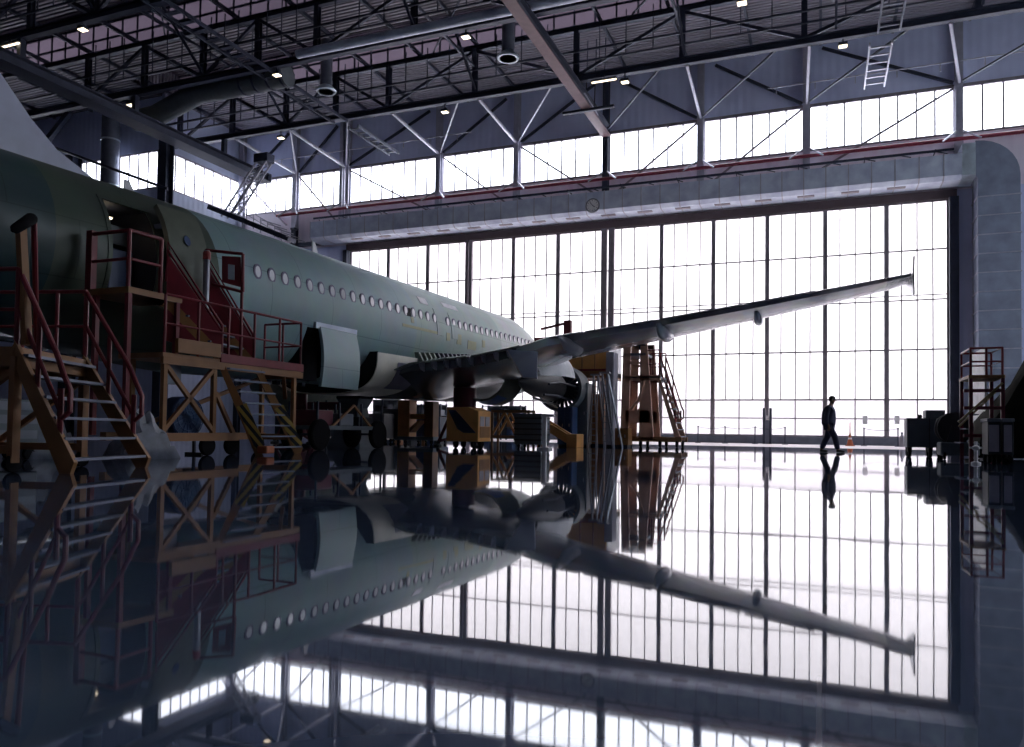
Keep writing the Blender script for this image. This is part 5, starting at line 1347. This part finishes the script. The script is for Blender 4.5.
for s in (-1, 1):   # arms hanging, hands a little forward
    sh = node(pp(.02, s*.17, 1.41), .066, up_); eb = node(pp(-.04 if s < 0 else -.03, s*.24, 1.12), .046, sh); wr = node(pp(.02 if s < 0 else .06, s*.25, .87), .030, eb)
    pm = node(pp(.035 if s < 0 else .075, s*.25, .80), .034, wr)
    for q in range(4):
        k1 = node(pp((.035 if s < 0 else .075)+(q-1.5)*.021, s*.252, .735-(.006 if q in (0, 3) else 0)), .0095, pm)
        k2 = node(pp((.032 if s < 0 else .072)+(q-1.5)*.022, s*.246, .695), .0085, k1); node(pp((.026 if s < 0 else .066)+(q-1.5)*.022, s*.236, .665+(.012 if q in (0, 3) else 0)), .0075, k2)
    t1 = node(pp(.035+.042, s*.235, .775), .0105, pm); node(pp(.035+.062, s*.228, .735), .0085, t1)
legs = {-1: [(.19, .50), (.27, .085)], 1: [(-.06, .50), (-.25, .10)]}
for s in (-1, 1):
    (kx, kz), (ax, az) = legs[s]
    hp = node(pp(0, s*.09, .88), .105, pel); kn = node(pp(kx, s*.095, kz), .066, hp); an = node(pp(ax, s*.095, az), .042, kn)
    hl = node(pp(ax-.02, s*.095, .06), .03, an); tb = node(pp(ax+.08, s*.10, .05), .026, an); node(pp(ax+.14, s*.10, .045), .018, tb)
skinned('body', V, E_, R_, M['skin'], man)
# clothing over it
def garment(name, chains, m):
    v, e, r = [], [], []
    def nd(p, rr, par=None):
        v.append(p); r.append(rr if isinstance(rr, tuple) else rr*S)
        if par is not None: e.append((par, len(v)-1))
        return len(v)-1
    chains(nd); return skinned(name, v, e, r, m, man)
def jacket(nd):
    a = nd(pp(-.02, 0, .78), .225); b = nd(pp(-.01, 0, 1.0), .235, a); c = nd(pp(-.01, 0, 1.26), .235, b); d = nd(pp(.01, 0, 1.42), .17, c); nd(pp(.05, 0, 1.495), .08, d)
    for s in (-1, 1):
        sh = nd(pp(.02, s*.175, 1.41), .082, d); eb = nd(pp(-.05, s*.25, 1.12), .075, sh); nd(pp(.0 if s < 0 else .045, s*.26, .86), .058, eb)
def trousers(nd):
    a = nd(pp(0, 0, .92), .155)
    for s in (-1, 1):
        (kx, kz), (ax, az) = legs[s]
        h = nd(pp(0, s*.09, .84), .118, a); k = nd(pp(kx, s*.095, kz), .100, h); nd(pp(ax, s*.095, az+.0), .085, k)
garment('jacket', jacket, M['cloth']); garment('trousers', trousers, M['cloth2'])
for s in (-1, 1):
    (kx, kz), (ax, az) = legs[s]
    def shoe(nd, ax=ax, s=s):
        a = nd(pp(ax-.05, s*.095, .058), .054); b = nd(pp(ax+.08, s*.10, .05), .05, a); nd(pp(ax+.21, s*.10, .036), .034, b)
    garment('shoe', shoe, M['shoe'])
hc = pp(.105, 0, 1.66)
hb = hc+Vector((0, 0, .03))-fdir*.02
MB().lathe(hb, [(.085, -.075), (.112, -.01), (.110, .045), (.085, .09), (.045, .11), (.004, .116)], 20).build('hair', M['hair'], man, smooth=60)
MB().loft([[hc+fdir*f_+side*w*q+Vector((0, 0, z)) for q in (-1, 1)]+[hc+fdir*(f_-.03)+Vector((0, 0, z+.01))] for f_, w, z in ((.095, .008, .03), (.128, .018, -.025), (.1, .014, -.035))]).build('nose', M['skin'], man, smooth=60)
for s in (-1, 1):
    MB().lathe(hc+side*s*.10+fdir*-.01+Vector((0, 0, -.03)), [(.012, -.01), (.03, 0), (.028, .05), (.01, .06)], 10).build('ear', M['skin'], man, smooth=60)
    c = hc+fdir*.092+side*s*.036+Vector((0, 0, .02)); MB().lathe(c+Vector((0, 0, -.012)), [(.004, 0), (.013, .006), (.013, .018), (.004, .024)], 10).build('eye', M['white'], man, smooth=60)
MB().bar(hc+fdir*.092-side*.03+Vector((0, 0, -.07)), hc+fdir*.092+side*.03+Vector((0, 0, -.07)), .02, .012).build('mouth', M['skin'], man)
# ------------------------------------------------------------------ light and camera
# overcast sky, three times brighter overhead than at the horizon
HORIZON, ZENITH = 3.3, 10.0
w = bpy.data.worlds.new('overcast_sky'); bpy.context.scene.world = w; w.use_nodes = True
nt = w.node_tree; bg = nt.nodes['Background']; bg.inputs[0].default_value = (.89, .93, 1.0, 1)
tc = nt.nodes.new('ShaderNodeTexCoord'); sp = nt.nodes.new('ShaderNodeSeparateXYZ'); mr = nt.nodes.new('ShaderNodeMapRange')
mr.inputs['To Min'].default_value = HORIZON; mr.inputs['To Max'].default_value = ZENITH
nt.links.new(tc.outputs['Generated'], sp.inputs[0]); nt.links.new(sp.outputs[2], mr.inputs['Value']); nt.links.new(mr.outputs[0], bg.inputs[1])
cd_ = bpy.data.cameras.new('camera'); cam = bpy.data.objects.new('camera', cd_); C.objects.link(cam)
cam.matrix_world = Matrix((( CR.x, CU.x, -CF.x, CAM.x), (CR.y, CU.y, -CF.y, CAM.y), (CR.z, CU.z, -CF.z, CAM.z), (0, 0, 0, 1)))
cd_.sensor_fit = 'HORIZONTAL'; cd_.sensor_width = 36; cd_.lens = FPX/1024*36; cd_.shift_y = SHY/1024; cd_.clip_end = 900; cd_.clip_start = .05
sc = bpy.context.scene; sc.camera = cam
sc.view_settings.view_transform = 'Standard'; sc.view_settings.look = 'None'; sc.view_settings.exposure = 0.35; sc.view_settings.gamma = 1
sc.view_settings.use_curve_mapping = False
sc.cycles.max_bounces = 8; sc.cycles.transparent_max_bounces = 12; sc.cycles.caustics_reflective = True; sc.cycles.caustics_refractive = False
sc.cycles.sample_clamp_indirect = 8
